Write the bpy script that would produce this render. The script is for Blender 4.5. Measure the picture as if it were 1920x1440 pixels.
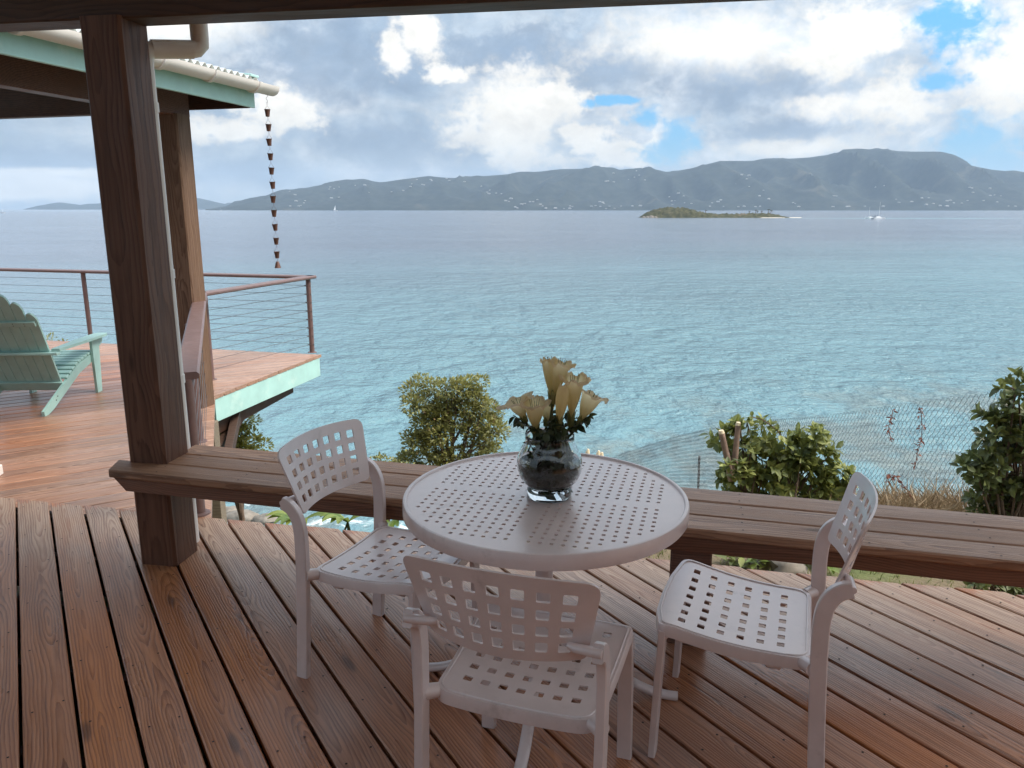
import bpy, bmesh, math, random
from mathutils import Vector, Matrix, Quaternion, noise as mnoise
from mathutils.geometry import delaunay_2d_cdt
R = math.radians
PI = math.pi
random.seed(7)
for o in list(bpy.data.objects):
    bpy.data.objects.remove(o)
S = bpy.context.scene
COL = S.collection

# ------------------------------------------------------------------ camera
F = 1450.0                     # focal length in pixels of a 1920 wide frame
PITCH = math.atan(329 / F)
EYE = 1.62
cam_d = bpy.data.cameras.new('camera')
cam = bpy.data.objects.new('camera', cam_d)
COL.objects.link(cam)
cam.location = (0, 0, EYE)
cam.rotation_euler = (PI / 2 - PITCH, 0, 0)
cam_d.sensor_fit = 'HORIZONTAL'
cam_d.sensor_width = 36
cam_d.lens = 36 * F / 1920
cam_d.clip_start = 0.05
cam_d.clip_end = 60000
S.camera = cam
CP, SP = math.cos(PITCH), math.sin(PITCH)


def ray(x, y):
    u = (x - 960) / F
    v = (y - 720) / F
    return Vector((u, CP - v * SP, -SP - v * CP))


def at_z(x, y, z):
    r = ray(x, y)
    return Vector((0, 0, EYE)) + r * ((z - EYE) / r.z)


def at_y(x, y, Y):
    r = ray(x, y)
    return Vector((0, 0, EYE)) + r * (Y / r.y)


# ------------------------------------------------------------------ light
SUN_AZ, SUN_EL = R(101), R(52)
world = bpy.data.worlds.new('World')
S.world = world
world.use_nodes = True
sun_d = bpy.data.lights.new('sun', 'SUN')
sun_d.energy = 1.05
sun_d.angle = R(24)
sun_d.color = (1.0, 0.93, 0.82)
sun = bpy.data.objects.new('sun', sun_d)
COL.objects.link(sun)
sun_dir = Vector((math.sin(SUN_AZ) * math.cos(SUN_EL), math.cos(SUN_AZ) * math.cos(SUN_EL), math.sin(SUN_EL)))
sun.rotation_euler = sun_dir.to_track_quat('Z', 'Y').to_euler()
S.view_settings.view_transform = 'Standard'
S.view_settings.look = 'None'
S.view_settings.exposure = 2.15
S.view_settings.gamma = 1.0
S.view_settings.use_curve_mapping = False
S.cycles.use_denoising = True
try:
    S.cycles.denoiser = 'OPENIMAGEDENOISE'
except Exception:
    pass
S.cycles.max_bounces = 10
S.cycles.diffuse_bounces = 4
S.cycles.glossy_bounces = 4
S.cycles.transmission_bounces = 10
S.cycles.transparent_max_bounces = 12
S.cycles.volume_bounces = 2
S.cycles.caustics_reflective = False
S.cycles.caustics_refractive = True
S.cycles.sample_clamp_indirect = 6.0
S.render.film_transparent = False


# ------------------------------------------------------------------ node helper
class NT:
    def __init__(self, tree):
        self.t = tree
        self.n = tree.nodes
        self.l = tree.links

    def new(self, kind, **kw):
        n = self.n.new(kind)
        for k, v in kw.items():
            setattr(n, k, v)
        return n

    def put(self, sock, val):
        if val is None:
            return
        if hasattr(val, 'is_output'):
            self.l.new(val, sock)
        else:
            if isinstance(val, (tuple, list)) and len(val) == 3 and sock.type == 'RGBA':
                val = (*val, 1)
            sock.default_value = val

    def math(self, op, a, b=None, c=None, clamp=False):
        n = self.new('ShaderNodeMath', operation=op, use_clamp=clamp)
        self.put(n.inputs[0], a)
        self.put(n.inputs[1], b)
        self.put(n.inputs[2], c)
        return n.outputs[0]

    def vmath(self, op, a, b=None):
        n = self.new('ShaderNodeVectorMath', operation=op)
        self.put(n.inputs[0], a)
        self.put(n.inputs[1], b)
        return n.outputs['Value'] if op in ('LENGTH', 'DOT_PRODUCT') else n.outputs[0]

    def sep(self, v):
        n = self.new('ShaderNodeSeparateXYZ')
        self.put(n.inputs[0], v)
        return n.outputs

    def comb(self, x, y, z):
        n = self.new('ShaderNodeCombineXYZ')
        for i, q in enumerate((x, y, z)):
            self.put(n.inputs[i], q)
        return n.outputs[0]

    def noise(self, vec, scale=1, detail=3, rough=0.55, dist=0.0, out=0):
        n = self.new('ShaderNodeTexNoise')
        self.put(n.inputs['Vector'], vec)
        n.inputs['Scale'].default_value = scale
        n.inputs['Detail'].default_value = detail
        n.inputs['Roughness'].default_value = rough
        n.inputs['Distortion'].default_value = dist
        return n.outputs[out]

    def mix(self, f, a, b, blend='MIX'):
        n = self.new('ShaderNodeMix', data_type='RGBA', blend_type=blend)
        n.clamp_factor = True
        self.put(n.inputs[0], f)
        self.put(n.inputs[6], a)
        self.put(n.inputs[7], b)
        return n.outputs[2]

    def ramp(self, f, stops, interp='LINEAR'):
        n = self.new('ShaderNodeValToRGB')
        cr = n.color_ramp
        cr.interpolation = interp
        while len(cr.elements) > 1:
            cr.elements.remove(cr.elements[-1])
        for i, (p, c) in enumerate(stops):
            e = cr.elements[0] if i == 0 else cr.elements.new(p)
            e.position = p
            if not isinstance(c, (tuple, list)):
                c = (c, c, c)
            e.color = (*c[:3], 1)
        self.put(n.inputs[0], f)
        return n.outputs[0]

    def smooth(self, v, lo, hi, a=0.0, b=1.0):
        n = self.new('ShaderNodeMapRange', interpolation_type='SMOOTHSTEP')
        self.put(n.inputs['Value'], v)
        n.inputs['From Min'].default_value = lo
        n.inputs['From Max'].default_value = hi
        n.inputs['To Min'].default_value = a
        n.inputs['To Max'].default_value = b
        return n.outputs[0]

    def bump(self, h, strength=0.3, dist=0.01, normal=None):
        n = self.new('ShaderNodeBump')
        n.inputs['Strength'].default_value = strength
        n.inputs['Distance'].default_value = dist
        self.put(n.inputs['Height'], h)
        if normal is not None:
            self.put(n.inputs['Normal'], normal)
        return n.outputs[0]


def mat(name):
    m = bpy.data.materials.new(name)
    m.use_nodes = True
    nt = NT(m.node_tree)
    b = nt.n['Principled BSDF']
    return m, nt, b


# ------------------------------------------------------------------ sky
def build_sky():
    nt = NT(world.node_tree)
    bg = nt.n['Background']
    sky = nt.new('ShaderNodeTexSky', sky_type='NISHITA')
    sky.sun_disc = False
    sky.sun_elevation = SUN_EL
    sky.sun_rotation = SUN_AZ
    sky.altitude = 10
    sky.air_density = 1.0
    sky.dust_density = 0.6
    sky.ozone_density = 2.0
    tc = nt.new('ShaderNodeTexCoord').outputs['Generated']
    d = nt.vmath('NORMALIZE', tc)
    x, y, z = nt.sep(d)
    az = nt.math('ARCTAN2', x, y)
    el = nt.math('ARCSINE', z)
    # cloud-space: flattened towards the horizon like a layer seen from below
    zz = nt.math('ADD', nt.math('MAXIMUM', z, 0.0), 0.22)
    pl = nt.comb(nt.math('DIVIDE', x, zz), nt.math('DIVIDE', y, zz), nt.math('MULTIPLY', z, 1.2))
    n_big = nt.noise(pl, 1.1, 5, 0.55, 0.35)
    n_mid = nt.noise(nt.vmath('MULTIPLY', d, (1, 1, 1.8)), 7.0, 9, 0.6, 0.5)
    n_fin = nt.noise(nt.vmath('MULTIPLY', d, (1, 1, 1.5)), 22.0, 8, 0.62, 0.3)
    n_xf = nt.noise(nt.vmath('MULTIPLY', d, (1, 1, 1.3)), 60.0, 6, 0.62, 0.6)
    w = nt.noise(d, 14.0, 9, 0.68, 0.0, out=1)
    wx, wy, wz = nt.sep(nt.vmath('SUBTRACT', w, (0.5, 0.5, 0.5)))

    def blob(px, py, rx, ry, warp=0.9, soft=0.5, rot=0.0):
        r = ray(px, py).normalized()
        a0, e0 = math.atan2(r.x, r.y), math.asin(r.z)
        da = nt.math('MULTIPLY_ADD', nt.math('SUBTRACT', az, a0), F / rx, nt.math('MULTIPLY', wx, warp * 3))
        de = nt.math('MULTIPLY_ADD', nt.math('SUBTRACT', el, e0), F / ry, nt.math('MULTIPLY', wy, warp * 3))
        if rot:
            c, s = math.cos(rot), math.sin(rot)
            da, de = (nt.math('ADD', nt.math('MULTIPLY', da, c), nt.math('MULTIPLY', de, s)),
                      nt.math('SUBTRACT', nt.math('MULTIPLY', de, c), nt.math('MULTIPLY', da, s)))
        q = nt.math('SQRT', nt.math('ADD', nt.math('MULTIPLY', da, da), nt.math('MULTIPLY', de, de)))
        q = nt.math('ADD', q, nt.math('ADD', nt.math('MULTIPLY', nt.math('SUBTRACT', n_mid, 0.5), 1.7 * warp), nt.math('ADD', nt.math('MULTIPLY', nt.math('SUBTRACT', n_fin, 0.5), 2.2 * warp), nt.math('MULTIPLY', nt.math('SUBTRACT', n_xf, 0.5), 1.3 * warp))))
        return nt.smooth(q, 1.0 + soft, 1.0 - soft)

    def union(ms):
        o = ms[0]
        for m_ in ms[1:]:
            o = nt.math('MAXIMUM', o, m_)
        return o
    # grey cloud decks: brightness from layered noise
    n_puf = nt.noise(nt.vmath('MULTIPLY', d, (1, 1, 1.6)), 13.0, 10, 0.66, 0.9)
    dens = nt.math('ADD', nt.math('MULTIPLY', n_mid, 0.45), nt.math('ADD', nt.math('MULTIPLY', n_big, 0.4), nt.math('MULTIPLY', n_puf, 0.3)))
    grey = nt.ramp(dens, [(0.42, (1.45, 2.0, 2.75)), (0.53, (2.05, 2.6, 3.2)), (0.60, (2.7, 3.15, 3.6)), (0.68, (3.7, 3.95, 4.2)), (0.78, (6.2, 6.1, 5.8))])
    # the right half of the sky is a paler, warmer cumulus
    right = nt.smooth(az, R(-2), R(22))
    pale = nt.ramp(nt.math('ADD', nt.math('MULTIPLY', n_mid, 0.5), nt.math('MULTIPLY', n_puf, 0.55)),
                   [(0.40, (2.25, 2.75, 3.3)), (0.50, (3.05, 3.5, 3.95)), (0.58, (3.95, 4.25, 4.5)), (0.70, (6.5, 6.4, 6.1))])
    cl = nt.mix(nt.math('MULTIPLY', right, 0.85), grey, pale)
    # sunlit gaps between the decks
    gl = union([blob(955, 225, 110, 78, 0.9, 0.5), blob(1035, 190, 60, 26, 1.0, 0.3), blob(780, 72, 36, 34, 1.1, 0.55), blob(738, 108, 24, 26, 1.2, 0.55),
                blob(825, 140, 60, 18, 1.1, 0.35, -0.7), blob(524, 205, 75, 34, 0.9, 0.35, -0.5), blob(1600, 75, 95, 52, 1.0, 0.5),
                blob(1330, 85, 150, 42, 0.9, 0.8), blob(1695, 195, 80, 46, 1.1, 0.5), blob(1560, 195, 60, 22, 1.1, 0.5), blob(1180, 290, 62, 24, 1.1, 0.25), blob(1225, 268, 20, 26, 1.1, 0.25),
                blob(1112, 262, 44, 30, 1.2, 0.4), blob(60, 350, 200, 20, 0.6, 0.45), blob(60, 325, 150, 9, 0.6, 0.45), blob(330, 30, 90, 40, 0.5, 0.6), blob(1890, 120, 60, 90, 1.1, 0.6), blob(1500, 275, 90, 18, 1.0, 0.6),
                blob(420, 245, 60, 16, 1.0, 0.5)])
    gcol = nt.mix(n_fin, (5.6, 5.35, 4.85), (6.3, 6.0, 5.4))
    cl = nt.mix(nt.math('MULTIPLY', gl, 0.86), cl, gcol)
    # dark cloud bellies
    bl = union([blob(740, 285, 170, 42, 0.8, 0.6), blob(950, 105, 190, 48, 0.9, 0.45), blob(620, 115, 150, 62, 0.9, 0.6), blob(1370, 160, 240, 34, 0.9, 0.7), blob(1486, 243, 90, 18, 1.0, 0.6),
                blob(90, 300, 220, 18, 0.7, 0.6), blob(430, 320, 120, 26, 0.8, 0.6), blob(1130, 130, 120, 30, 0.9, 0.6)])
    cl = nt.mix(nt.math('MULTIPLY', nt.math('MULTIPLY', bl, nt.math('SUBTRACT', 1.0, nt.math('MULTIPLY', gl, 0.9))), 0.7), cl, (1.45, 1.95, 2.65))
    # blue holes
    hole = union([blob(1270, 268, 54, 36, 1.0, 0.5), blob(1210, 225, 32, 22, 1.1, 0.5), blob(1150, 190, 44, 9, 1.0, 0.35), blob(1800, 34, 50, 50, 1.0, 0.45), blob(1778, 148, 34, 16, 1.1, 0.5),
                  blob(1832, 278, 80, 30, 1.1, 0.6), blob(1880, 305, 60, 22, 1.0, 0.5)])
    # broken sky elsewhere, out of the frame
    rest = nt.smooth(n_big, 0.60, 0.70)
    up = nt.smooth(el, R(22), R(40))
    hole = nt.math('MAXIMUM', hole, nt.math('MULTIPLY', rest, up))
    puff = nt.math('MULTIPLY_ADD', n_xf, 0.28, nt.math('MULTIPLY_ADD', n_fin, 0.45, 0.635))
    cl = nt.mix(1.0, cl, nt.comb(puff, puff, puff), 'MULTIPLY')
    hs = nt.new('ShaderNodeHueSaturation')
    hs.inputs['Saturation'].default_value = 1.35
    hs.inputs['Value'].default_value = 0.95
    nt.put(hs.inputs['Color'], sky.outputs[0])
    blue = nt.mix(0.7, hs.outputs[0], (0.4, 2.5, 4.7))
    col = nt.mix(nt.math('MULTIPLY', hole, 0.95), cl, blue)
    # an overcast sky is brighter overhead
    col = nt.mix(1.0, col, nt.comb(*[nt.math('MULTIPLY_ADD', nt.math('MAXIMUM', z, 0.0), 1.75, 0.72)] * 3), 'MULTIPLY')
    # thicker, paler air low down
    low = nt.smooth(el, R(7), R(0))
    col = nt.mix(nt.math('MULTIPLY', low, 0.25), col, (3.3, 3.95, 4.4))
    nt.l.new(col, bg.inputs['Color'])
    bg.inputs['Strength'].default_value = 0.0465


build_sky()


# ------------------------------------------------------------------ object helpers
def tag(o, label=None, cat=None, group=None, kind=None):
    if label:
        o['label'] = label
    if cat:
        o['category'] = cat
    if group:
        o['group'] = group
    if kind:
        o['kind'] = kind
    return o


def empty(name, loc=(0, 0, 0), rz=0.0, **kw):
    o = bpy.data.objects.new(name, None)
    o.empty_display_size = 0.1
    o.location = loc
    o.rotation_euler = (0, 0, rz)
    COL.objects.link(o)
    return tag(o, **kw)


def link(name, me, parent=None, loc=None, **kw):
    o = bpy.data.objects.new(name, me)
    COL.objects.link(o)
    if parent is not None:
        o.parent = parent
    if loc is not None:
        o.location = loc
    return tag(o, **kw)


def finish(me, material, smooth=35):
    if material is not None:
        me.materials.append(material)
    if smooth:
        me.shade_smooth()
        me.set_sharp_from_angle(angle=R(smooth))
    return me


class MB:
    """collects faces for one mesh"""

    def __init__(self):
        self.v = []
        self.f = []

    def add(self, vs, fs):
        n = len(self.v)
        self.v += [tuple(p) for p in vs]
        self.f += [tuple(i + n for i in q) for q in fs]

    def box(self, c, size, b=0.003, M=None):
        hx, hy, hz = size[0] / 2, size[1] / 2, size[2] / 2
        b = min(b, hx * .6, hy * .6, hz * .6)
        vs, idx = [], {}
        for sx in (-1, 1):
            for sy in (-1, 1):
                for sz in (-1, 1):
                    for ax in range(3):
                        p = [sx * (hx - b), sy * (hy - b), sz * (hz - b)]
                        p[ax] += (sx, sy, sz)[ax] * b
                        idx[(sx, sy, sz, ax)] = len(vs)
                        vs.append(Vector(p))
        fs = []
        for ax in range(3):
            a1, a2 = (ax + 1) % 3, (ax + 2) % 3
            for s in (-1, 1):
                q = []
                for (s1, s2) in ((-1, -1), (1, -1), (1, 1), (-1, 1)):
                    k = [0, 0, 0]
                    k[ax], k[a1], k[a2] = s, s1, s2
                    q.append(idx[(*k, ax)])
                fs.append(q if s > 0 else q[::-1])
        for ax in range(3):
            a1, a2 = (ax + 1) % 3, (ax + 2) % 3
            for s1 in (-1, 1):
                for s2 in (-1, 1):
                    k0, k1 = [0, 0, 0], [0, 0, 0]
                    k0[ax], k1[ax] = -1, 1
                    k0[a1] = k1[a1] = s1
                    k0[a2] = k1[a2] = s2
                    q = [idx[(*k0, a1)], idx[(*k1, a1)], idx[(*k1, a2)], idx[(*k0, a2)]]
                    fs.append(q if s1 * s2 < 0 else q[::-1])
        for sx in (-1, 1):
            for sy in (-1, 1):
                for sz in (-1, 1):
                    q = [idx[(sx, sy, sz, 0)], idx[(sx, sy, sz, 1)], idx[(sx, sy, sz, 2)]]
                    fs.append(q if sx * sy * sz > 0 else q[::-1])
        if M is not None:
            vs = [M @ v for v in vs]
        c = Vector(c)
        self.add([v + c for v in vs], fs)
        return self

    def bar(self, a, b_, w, h, bev=0.003, up=(0, 0, 1)):
        """box from a to b_: w across, h along up"""
        a, b_ = Vector(a), Vector(b_)
        x = (b_ - a)
        L = x.length
        x.normalize()
        upv = Vector(up)
        y = upv.cross(x)
        if y.length < 1e-4:
            y = Vector((0, 1, 0)).cross(x)
        y.normalize()
        z = x.cross(y)
        M = Matrix((x, y, z)).transposed()
        return self.box((a + b_) / 2, (L, w, h), bev, M)

    def tube(self, pts, r, n=8, caps=True, closed=False):
        pts = [Vector(p) for p in pts]
        rs = r if isinstance(r, (list, tuple)) else [r] * len(pts)
        N = len(pts)
        rings = []
        t0 = (pts[1] - pts[0]).normalized()
        nrm = t0.orthogonal().normalized()
        for i in range(N):
            if closed:
                t = (pts[(i + 1) % N] - pts[i - 1]).normalized()
            else:
                t = (pts[min(i + 1, N - 1)] - pts[max(i - 1, 0)]).normalized()
            nrm = (nrm - t * nrm.dot(t))
            if nrm.length < 1e-6:
                nrm = t.orthogonal()
            nrm.normalize()
            bi = t.cross(nrm)
            rings.append([pts[i] + (nrm * math.cos(2 * PI * k / n) + bi * math.sin(2 * PI * k / n)) * rs[i] for k in range(n)])
        vs = [p for q in rings for p in q]
        fs = []
        for i in range(N if closed else N - 1):
            a, b_ = i * n, ((i + 1) % N) * n
            for k in range(n):
                k2 = (k + 1) % n
                fs.append((a + k, a + k2, b_ + k2, b_ + k))
        if caps and not closed:
            fs.append(tuple(range(n))[::-1])
            fs.append(tuple((N - 1) * n + k for k in range(n)))
        self.add(vs, fs)
        return self

    def strip(self, pts, prof, side, closed=False):
        """sweep profile [(a,b)...] (a along side, b along the normal in the bending plane)"""
        pts = [Vector(p) for p in pts]
        side = Vector(side).normalized()
        N, n = len(pts), len(prof)
        vs = []
        for i in range(N):
            t = (pts[min(i + 1, N - 1)] - pts[max(i - 1, 0)]).normalized()
            nn = t.cross(side).normalized()
            vs += [pts[i] + side * a + nn * b for a, b in prof]
        fs = []
        for i in range(N - 1):
            for k in range(n):
                k2 = (k + 1) % n
                fs.append((i * n + k, i * n + k2, (i + 1) * n + k2, (i + 1) * n + k))
        fs.append(tuple(range(n))[::-1])
        fs.append(tuple((N - 1) * n + k for k in range(n)))
        self.add(vs, fs)
        return self

    def lathe(self, prof, n=32, c=(0, 0, 0), cap_b=False, cap_t=False):
        c = Vector(c)
        vs, fs = [], []
        for r, z in prof:
            for k in range(n):
                a = 2 * PI * k / n
                vs.append(c + Vector((r * math.cos(a), r * math.sin(a), z)))
        for i in range(len(prof) - 1):
            for k in range(n):
                k2 = (k + 1) % n
                fs.append((i * n + k, i * n + k2, (i + 1) * n + k2, (i + 1) * n + k))
        if cap_b:
            fs.append(tuple(range(n))[::-1])
        if cap_t:
            fs.append(tuple((len(prof) - 1) * n + k for k in range(n)))
        self.add(vs, fs)
        return self

    def mesh(self, name, material, smooth=35, fix=True):
        me = bpy.data.meshes.new(name)
        me.from_pydata(self.v, [], self.f)
        if fix and len(self.f) < 60000:
            bm = bmesh.new()
            bm.from_mesh(me)
            bmesh.ops.recalc_face_normals(bm, faces=bm.faces)
            bm.to_mesh(me)
            bm.free()
        me.update()
        return finish(me, material, smooth)

    def build(self, name, material, parent=None, smooth=35, loc=None, fix=True, **kw):
        return link(name, self.mesh(name, material, smooth, fix), parent, loc, **kw)


def copy_tree(o, parent=None):
    c = o.copy()
    COL.objects.link(c)
    if parent is not None:
        c.parent = parent
    for ch in list(o.children):
        copy_tree(ch, c)
    return c


def rect_prof(a, b, r):
    """chamfered rectangle profile"""
    return [(-a + r, -b), (a - r, -b), (a, -b + r), (a, b - r), (a - r, b), (-a + r, b), (-a, b - r), (-a, -b + r)]


def rounded_poly(pts, radii, n=5):
    out = []
    N = len(pts)
    for i in range(N):
        p, a, b = Vector(pts[i]), Vector(pts[i - 1]), Vector(pts[(i + 1) % N])
        r = radii[i] if isinstance(radii, (list, tuple)) else radii
        d1, d2 = (a - p).normalized(), (b - p).normalized()
        ang = d1.angle(d2)
        L = r / math.tan(ang / 2)
        p1, p2 = p + d1 * L, p + d2 * L
        for k in range(n + 1):
            t = k / n
            out.append((p1 * (1 - t) ** 2 + p * 2 * t * (1 - t) + p2 * t ** 2))
    return out


def resample(poly, step):
    out = []
    N = len(poly)
    for i in range(N):
        a, b = Vector(poly[i]), Vector(poly[(i + 1) % N])
        m = max(1, int((b - a).length / step))
        for k in range(m):
            out.append(a.lerp(b, k / m))
    return out


def perforated(outline, holes, grid, fn, thick):
    """sheet with real holes: 2D outline, list of hole loops, interior helper points; fn maps (u,v) to 3D"""
    verts, edges, faces = [], [], []

    def loop(ps):
        n0 = len(verts)
        for p in ps:
            verts.append(Vector((p[0], p[1])))
        m = len(ps)
        for i in range(m):
            edges.append((n0 + i, n0 + (i + 1) % m))
    loop(outline)
    for h in holes:
        loop(h)
    for g in grid:
        verts.append(Vector(g))
    vo, eo, fo, _, _, _ = delaunay_2d_cdt(verts, edges, faces, 1, 1e-7)
    e = 1e-4
    top, bot = [], []
    for p in vo:
        P = Vector(fn(p.x, p.y))
        du = Vector(fn(p.x + e, p.y)) - P
        dv = Vector(fn(p.x, p.y + e)) - P
        nn = du.cross(dv).normalized()
        top.append(P + nn * thick / 2)
        bot.append(P - nn * thick / 2)
    n = len(vo)
    F_ = []
    cnt = {}
    hb = []
    for h in holes:
        hx = [q[0] for q in h]
        hy = [q[1] for q in h]
        hb.append((min(hx), max(hx), min(hy), max(hy)))
    for f in fo:
        f = list(f)
        gx = sum(vo[i].x for i in f) / len(f)
        gy = sum(vo[i].y for i in f) / len(f)
        if any(a < gx < b and c < gy < d for a, b, c, d in hb):
            continue
        a = sum(vo[f[i]].x * vo[f[(i + 1) % len(f)]].y - vo[f[(i + 1) % len(f)]].x * vo[f[i]].y for i in range(len(f)))
        if a < 0:
            f = f[::-1]
        F_.append(tuple(f))
        F_.append(tuple(i + n for i in f[::-1]))
        for i in range(len(f)):
            k = (f[i], f[(i + 1) % len(f)])
            cnt[k] = 1
    for (a, b) in cnt:
        if (b, a) not in cnt:
            F_.append((a, a + n, b + n, b))
    mb = MB()
    mb.add(top + bot, F_)
    return mb


# ------------------------------------------------------------------ materials
def wood(name, cols, rough=(0.38, 0.6), ring=105.0, wear=0.0, bump=0.5, weather=None, spec=0.5, tone=0.35, fibre=0.5, coat=0.0):
    """flat-sawn softwood: growth rings cut along the board, cathedral arches, knots, fibre relief. Local x runs along the grain."""
    m, nt, b = mat(name)
    oi = nt.new('ShaderNodeObjectInfo')
    rnd = oi.outputs['Random']
    oc = nt.new('ShaderNodeTexCoord').outputs['Object']
    off = nt.comb(nt.math('MULTIPLY', rnd, 91.0), nt.math('MULTIPLY', rnd, 37.0), nt.math('MULTIPLY', rnd, 53.0))
    v = nt.vmath('ADD', oc, off)
    x, y, z = nt.sep(oc)
    xr, yr, zr = nt.sep(v)
    slow = nt.noise(nt.comb(nt.math('MULTIPLY', xr, 0.55), nt.math('MULTIPLY', yr, 1.2), zr), 1.6, 2, 0.5)
    wob = nt.noise(nt.vmath('MULTIPLY', v, (2.2, 11.0, 11.0)), 1.0, 3, 0.55)
    r2 = nt.math('FRACT', nt.math('MULTIPLY', rnd, 17.31))
    yy = nt.math('ADD', nt.math('ADD', y, nt.math('MULTIPLY', nt.math('SUBTRACT', r2, 0.5), 0.11)), nt.math('MULTIPLY', nt.math('SUBTRACT', wob, 0.5), 0.022))
    zz = nt.math('ADD', nt.math('MULTIPLY', nt.math('SUBTRACT', slow, 0.5), 0.26), nt.math('ADD', z, nt.math('MULTIPLY', nt.math('SUBTRACT', wob, 0.5), 0.012)))
    rad = nt.math('SQRT', nt.math('ADD', nt.math('MULTIPLY', yy, yy), nt.math('MULTIPLY', zz, zz)))
    rn = nt.noise(nt.vmath('MULTIPLY', v, (5.0, 22.0, 22.0)), 1.0, 3, 0.6)
    ph = nt.math('ADD', nt.math('MULTIPLY', rad, ring), nt.math('MULTIPLY', rn, 1.1))
    saw = nt.math('FRACT', ph)
    rg = nt.smooth(saw, 0.25, 0.95)
    rg = nt.math('MULTIPLY', rg, nt.smooth(saw, 1.0, 0.93))
    fib = nt.noise(nt.vmath('MULTIPLY', v, (5.0, 260.0, 260.0)), 1.0, 4, 0.65)
    fib2 = nt.noise(nt.vmath('MULTIPLY', v, (2.0, 60.0, 60.0)), 1.0, 5, 0.6)
    blot = nt.noise(nt.vmath('MULTIPLY', v, (1.6, 5.0, 5.0)), 1.0, 4, 0.6)
    # knots
    vo = nt.new('ShaderNodeTexVoronoi')
    nt.put(vo.inputs['Vector'], nt.vmath('MULTIPLY', v, (1.5, 6.0, 6.0)))
    vo.inputs['Scale'].default_value = 1.0
    kn = nt.smooth(vo.outputs['Distance'], 0.13, 0.05)
    f = nt.math('ADD', nt.math('MULTIPLY', rg, 0.55), nt.math('MULTIPLY', nt.smooth(fib2, 0.35, 0.7), 0.45))
    dark, mid, light = cols
    c = nt.mix(f, light, dark)
    c = nt.mix(nt.smooth(blot, 0.3, 0.72), c, nt.mix(0.5, c, mid))
    c = nt.mix(nt.math('MULTIPLY', nt.smooth(fib, 0.5, 0.8), fibre), c, nt.mix(0.65, c, dark))
    c = nt.mix(nt.math('MULTIPLY', kn, 0.7), c, [q * .45 for q in dark])
    # board to board tone
    hsv = nt.new('ShaderNodeHueSaturation')
    nt.put(hsv.inputs['Color'], c)
    nt.put(hsv.inputs['Value'], nt.math('MULTIPLY_ADD', nt.math('FRACT', nt.math('MULTIPLY', rnd, 7.77)), tone * 2, 1 - tone))
    nt.put(hsv.inputs['Saturation'], nt.math('MULTIPLY_ADD', nt.math('FRACT', nt.math('MULTIPLY', rnd, 3.33)), 0.3, 0.88))
    c = hsv.outputs[0]
    ro = nt.smooth(blot, 0.25, 0.75, *rough)
    if weather:
        # finish worn off near the outer (exposed) end of the boards; local x = 0 is that end
        wcol, x0, x1, tip = weather
        streak = nt.noise(nt.vmath('MULTIPLY', v, (1.3, 70.0, 70.0)), 1.0, 3, 0.6)
        patch = nt.noise(nt.vmath('MULTIPLY', v, (1.1, 9.0, 9.0)), 1.0, 3, 0.55)
        dx = nt.math('MULTIPLY', x, -1.0)
        wm = nt.smooth(nt.math('ADD', dx, nt.math('ADD', nt.math('MULTIPLY', nt.math('SUBTRACT', patch, 0.5), 1.6), nt.math('MULTIPLY', nt.math('SUBTRACT', streak, 0.5), 0.8))), x1, x0)
        if tip:
            tm = nt.smooth(nt.math('ADD', dx, nt.math('MULTIPLY', nt.math('SUBTRACT', streak, 0.5), 0.26)), -0.005, 0.02)
            wm = nt.math('MULTIPLY', wm, tm)
        wc = nt.mix(f, wcol, [q * .55 for q in wcol])
        c = nt.mix(nt.math('MULTIPLY', wm, nt.smooth(f, 0.95, 0.1, 0.25, 0.9)), c, wc)
        ro = nt.math('ADD', ro, nt.math('MULTIPLY', wm, 0.12))
    nt.l.new(c, b.inputs['Base Color'])
    nt.l.new(ro, b.inputs['Roughness'])
    b.inputs['Specular IOR Level'].default_value = spec
    b.inputs['Coat Weight'].default_value = coat
    b.inputs['Coat Roughness'].default_value = 0.22
    h = nt.math('SUBTRACT', nt.math('MULTIPLY', nt.math('SUBTRACT', 1.0, rg), 0.7), nt.math('MULTIPLY', nt.smooth(fib, 0.45, 0.75), 0.45))
    h = nt.math('SUBTRACT', h, nt.math('MULTIPLY', nt.smooth(fib2, 0.5, 0.75), 0.6))
    nt.l.new(nt.bump(h, bump, 0.0022), b.inputs['Normal'])
    return m


def paint(name, col, rough=0.4, metallic=0.0, var=0.06, bump=0.05, scale=14.0, spec=0.5, dirt=None):
    m, nt, b = mat(name)
    oc = nt.new('ShaderNodeTexCoord').outputs['Object']
    n1 = nt.noise(oc, scale, 5, 0.6)
    n2 = nt.noise(oc, scale * 14, 3, 0.6)
    c = nt.mix(nt.smooth(n1, 0.3, 0.7), [q * (1 - var) for q in col], [min(1, q * (1 + var)) for q in col])
    if dirt:
        dcol, amt, th = dirt
        n3 = nt.noise(nt.vmath('MULTIPLY', oc, (1, 1, 1)), scale * .6, 7, 0.68)
        c = nt.mix(nt.math('MULTIPLY', nt.smooth(n3, th, th + 0.14), amt), c, dcol)
    nt.l.new(c, b.inputs['Base Color'])
    nt.l.new(nt.smooth(n1, 0.25, 0.75, rough - 0.06, rough + 0.08), b.inputs['Roughness'])
    b.inputs['Metallic'].default_value = metallic
    b.inputs['Specular IOR Level'].default_value = spec
    nt.l.new(nt.bump(n2, bump, 0.002), b.inputs['Normal'])
    return m


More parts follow.
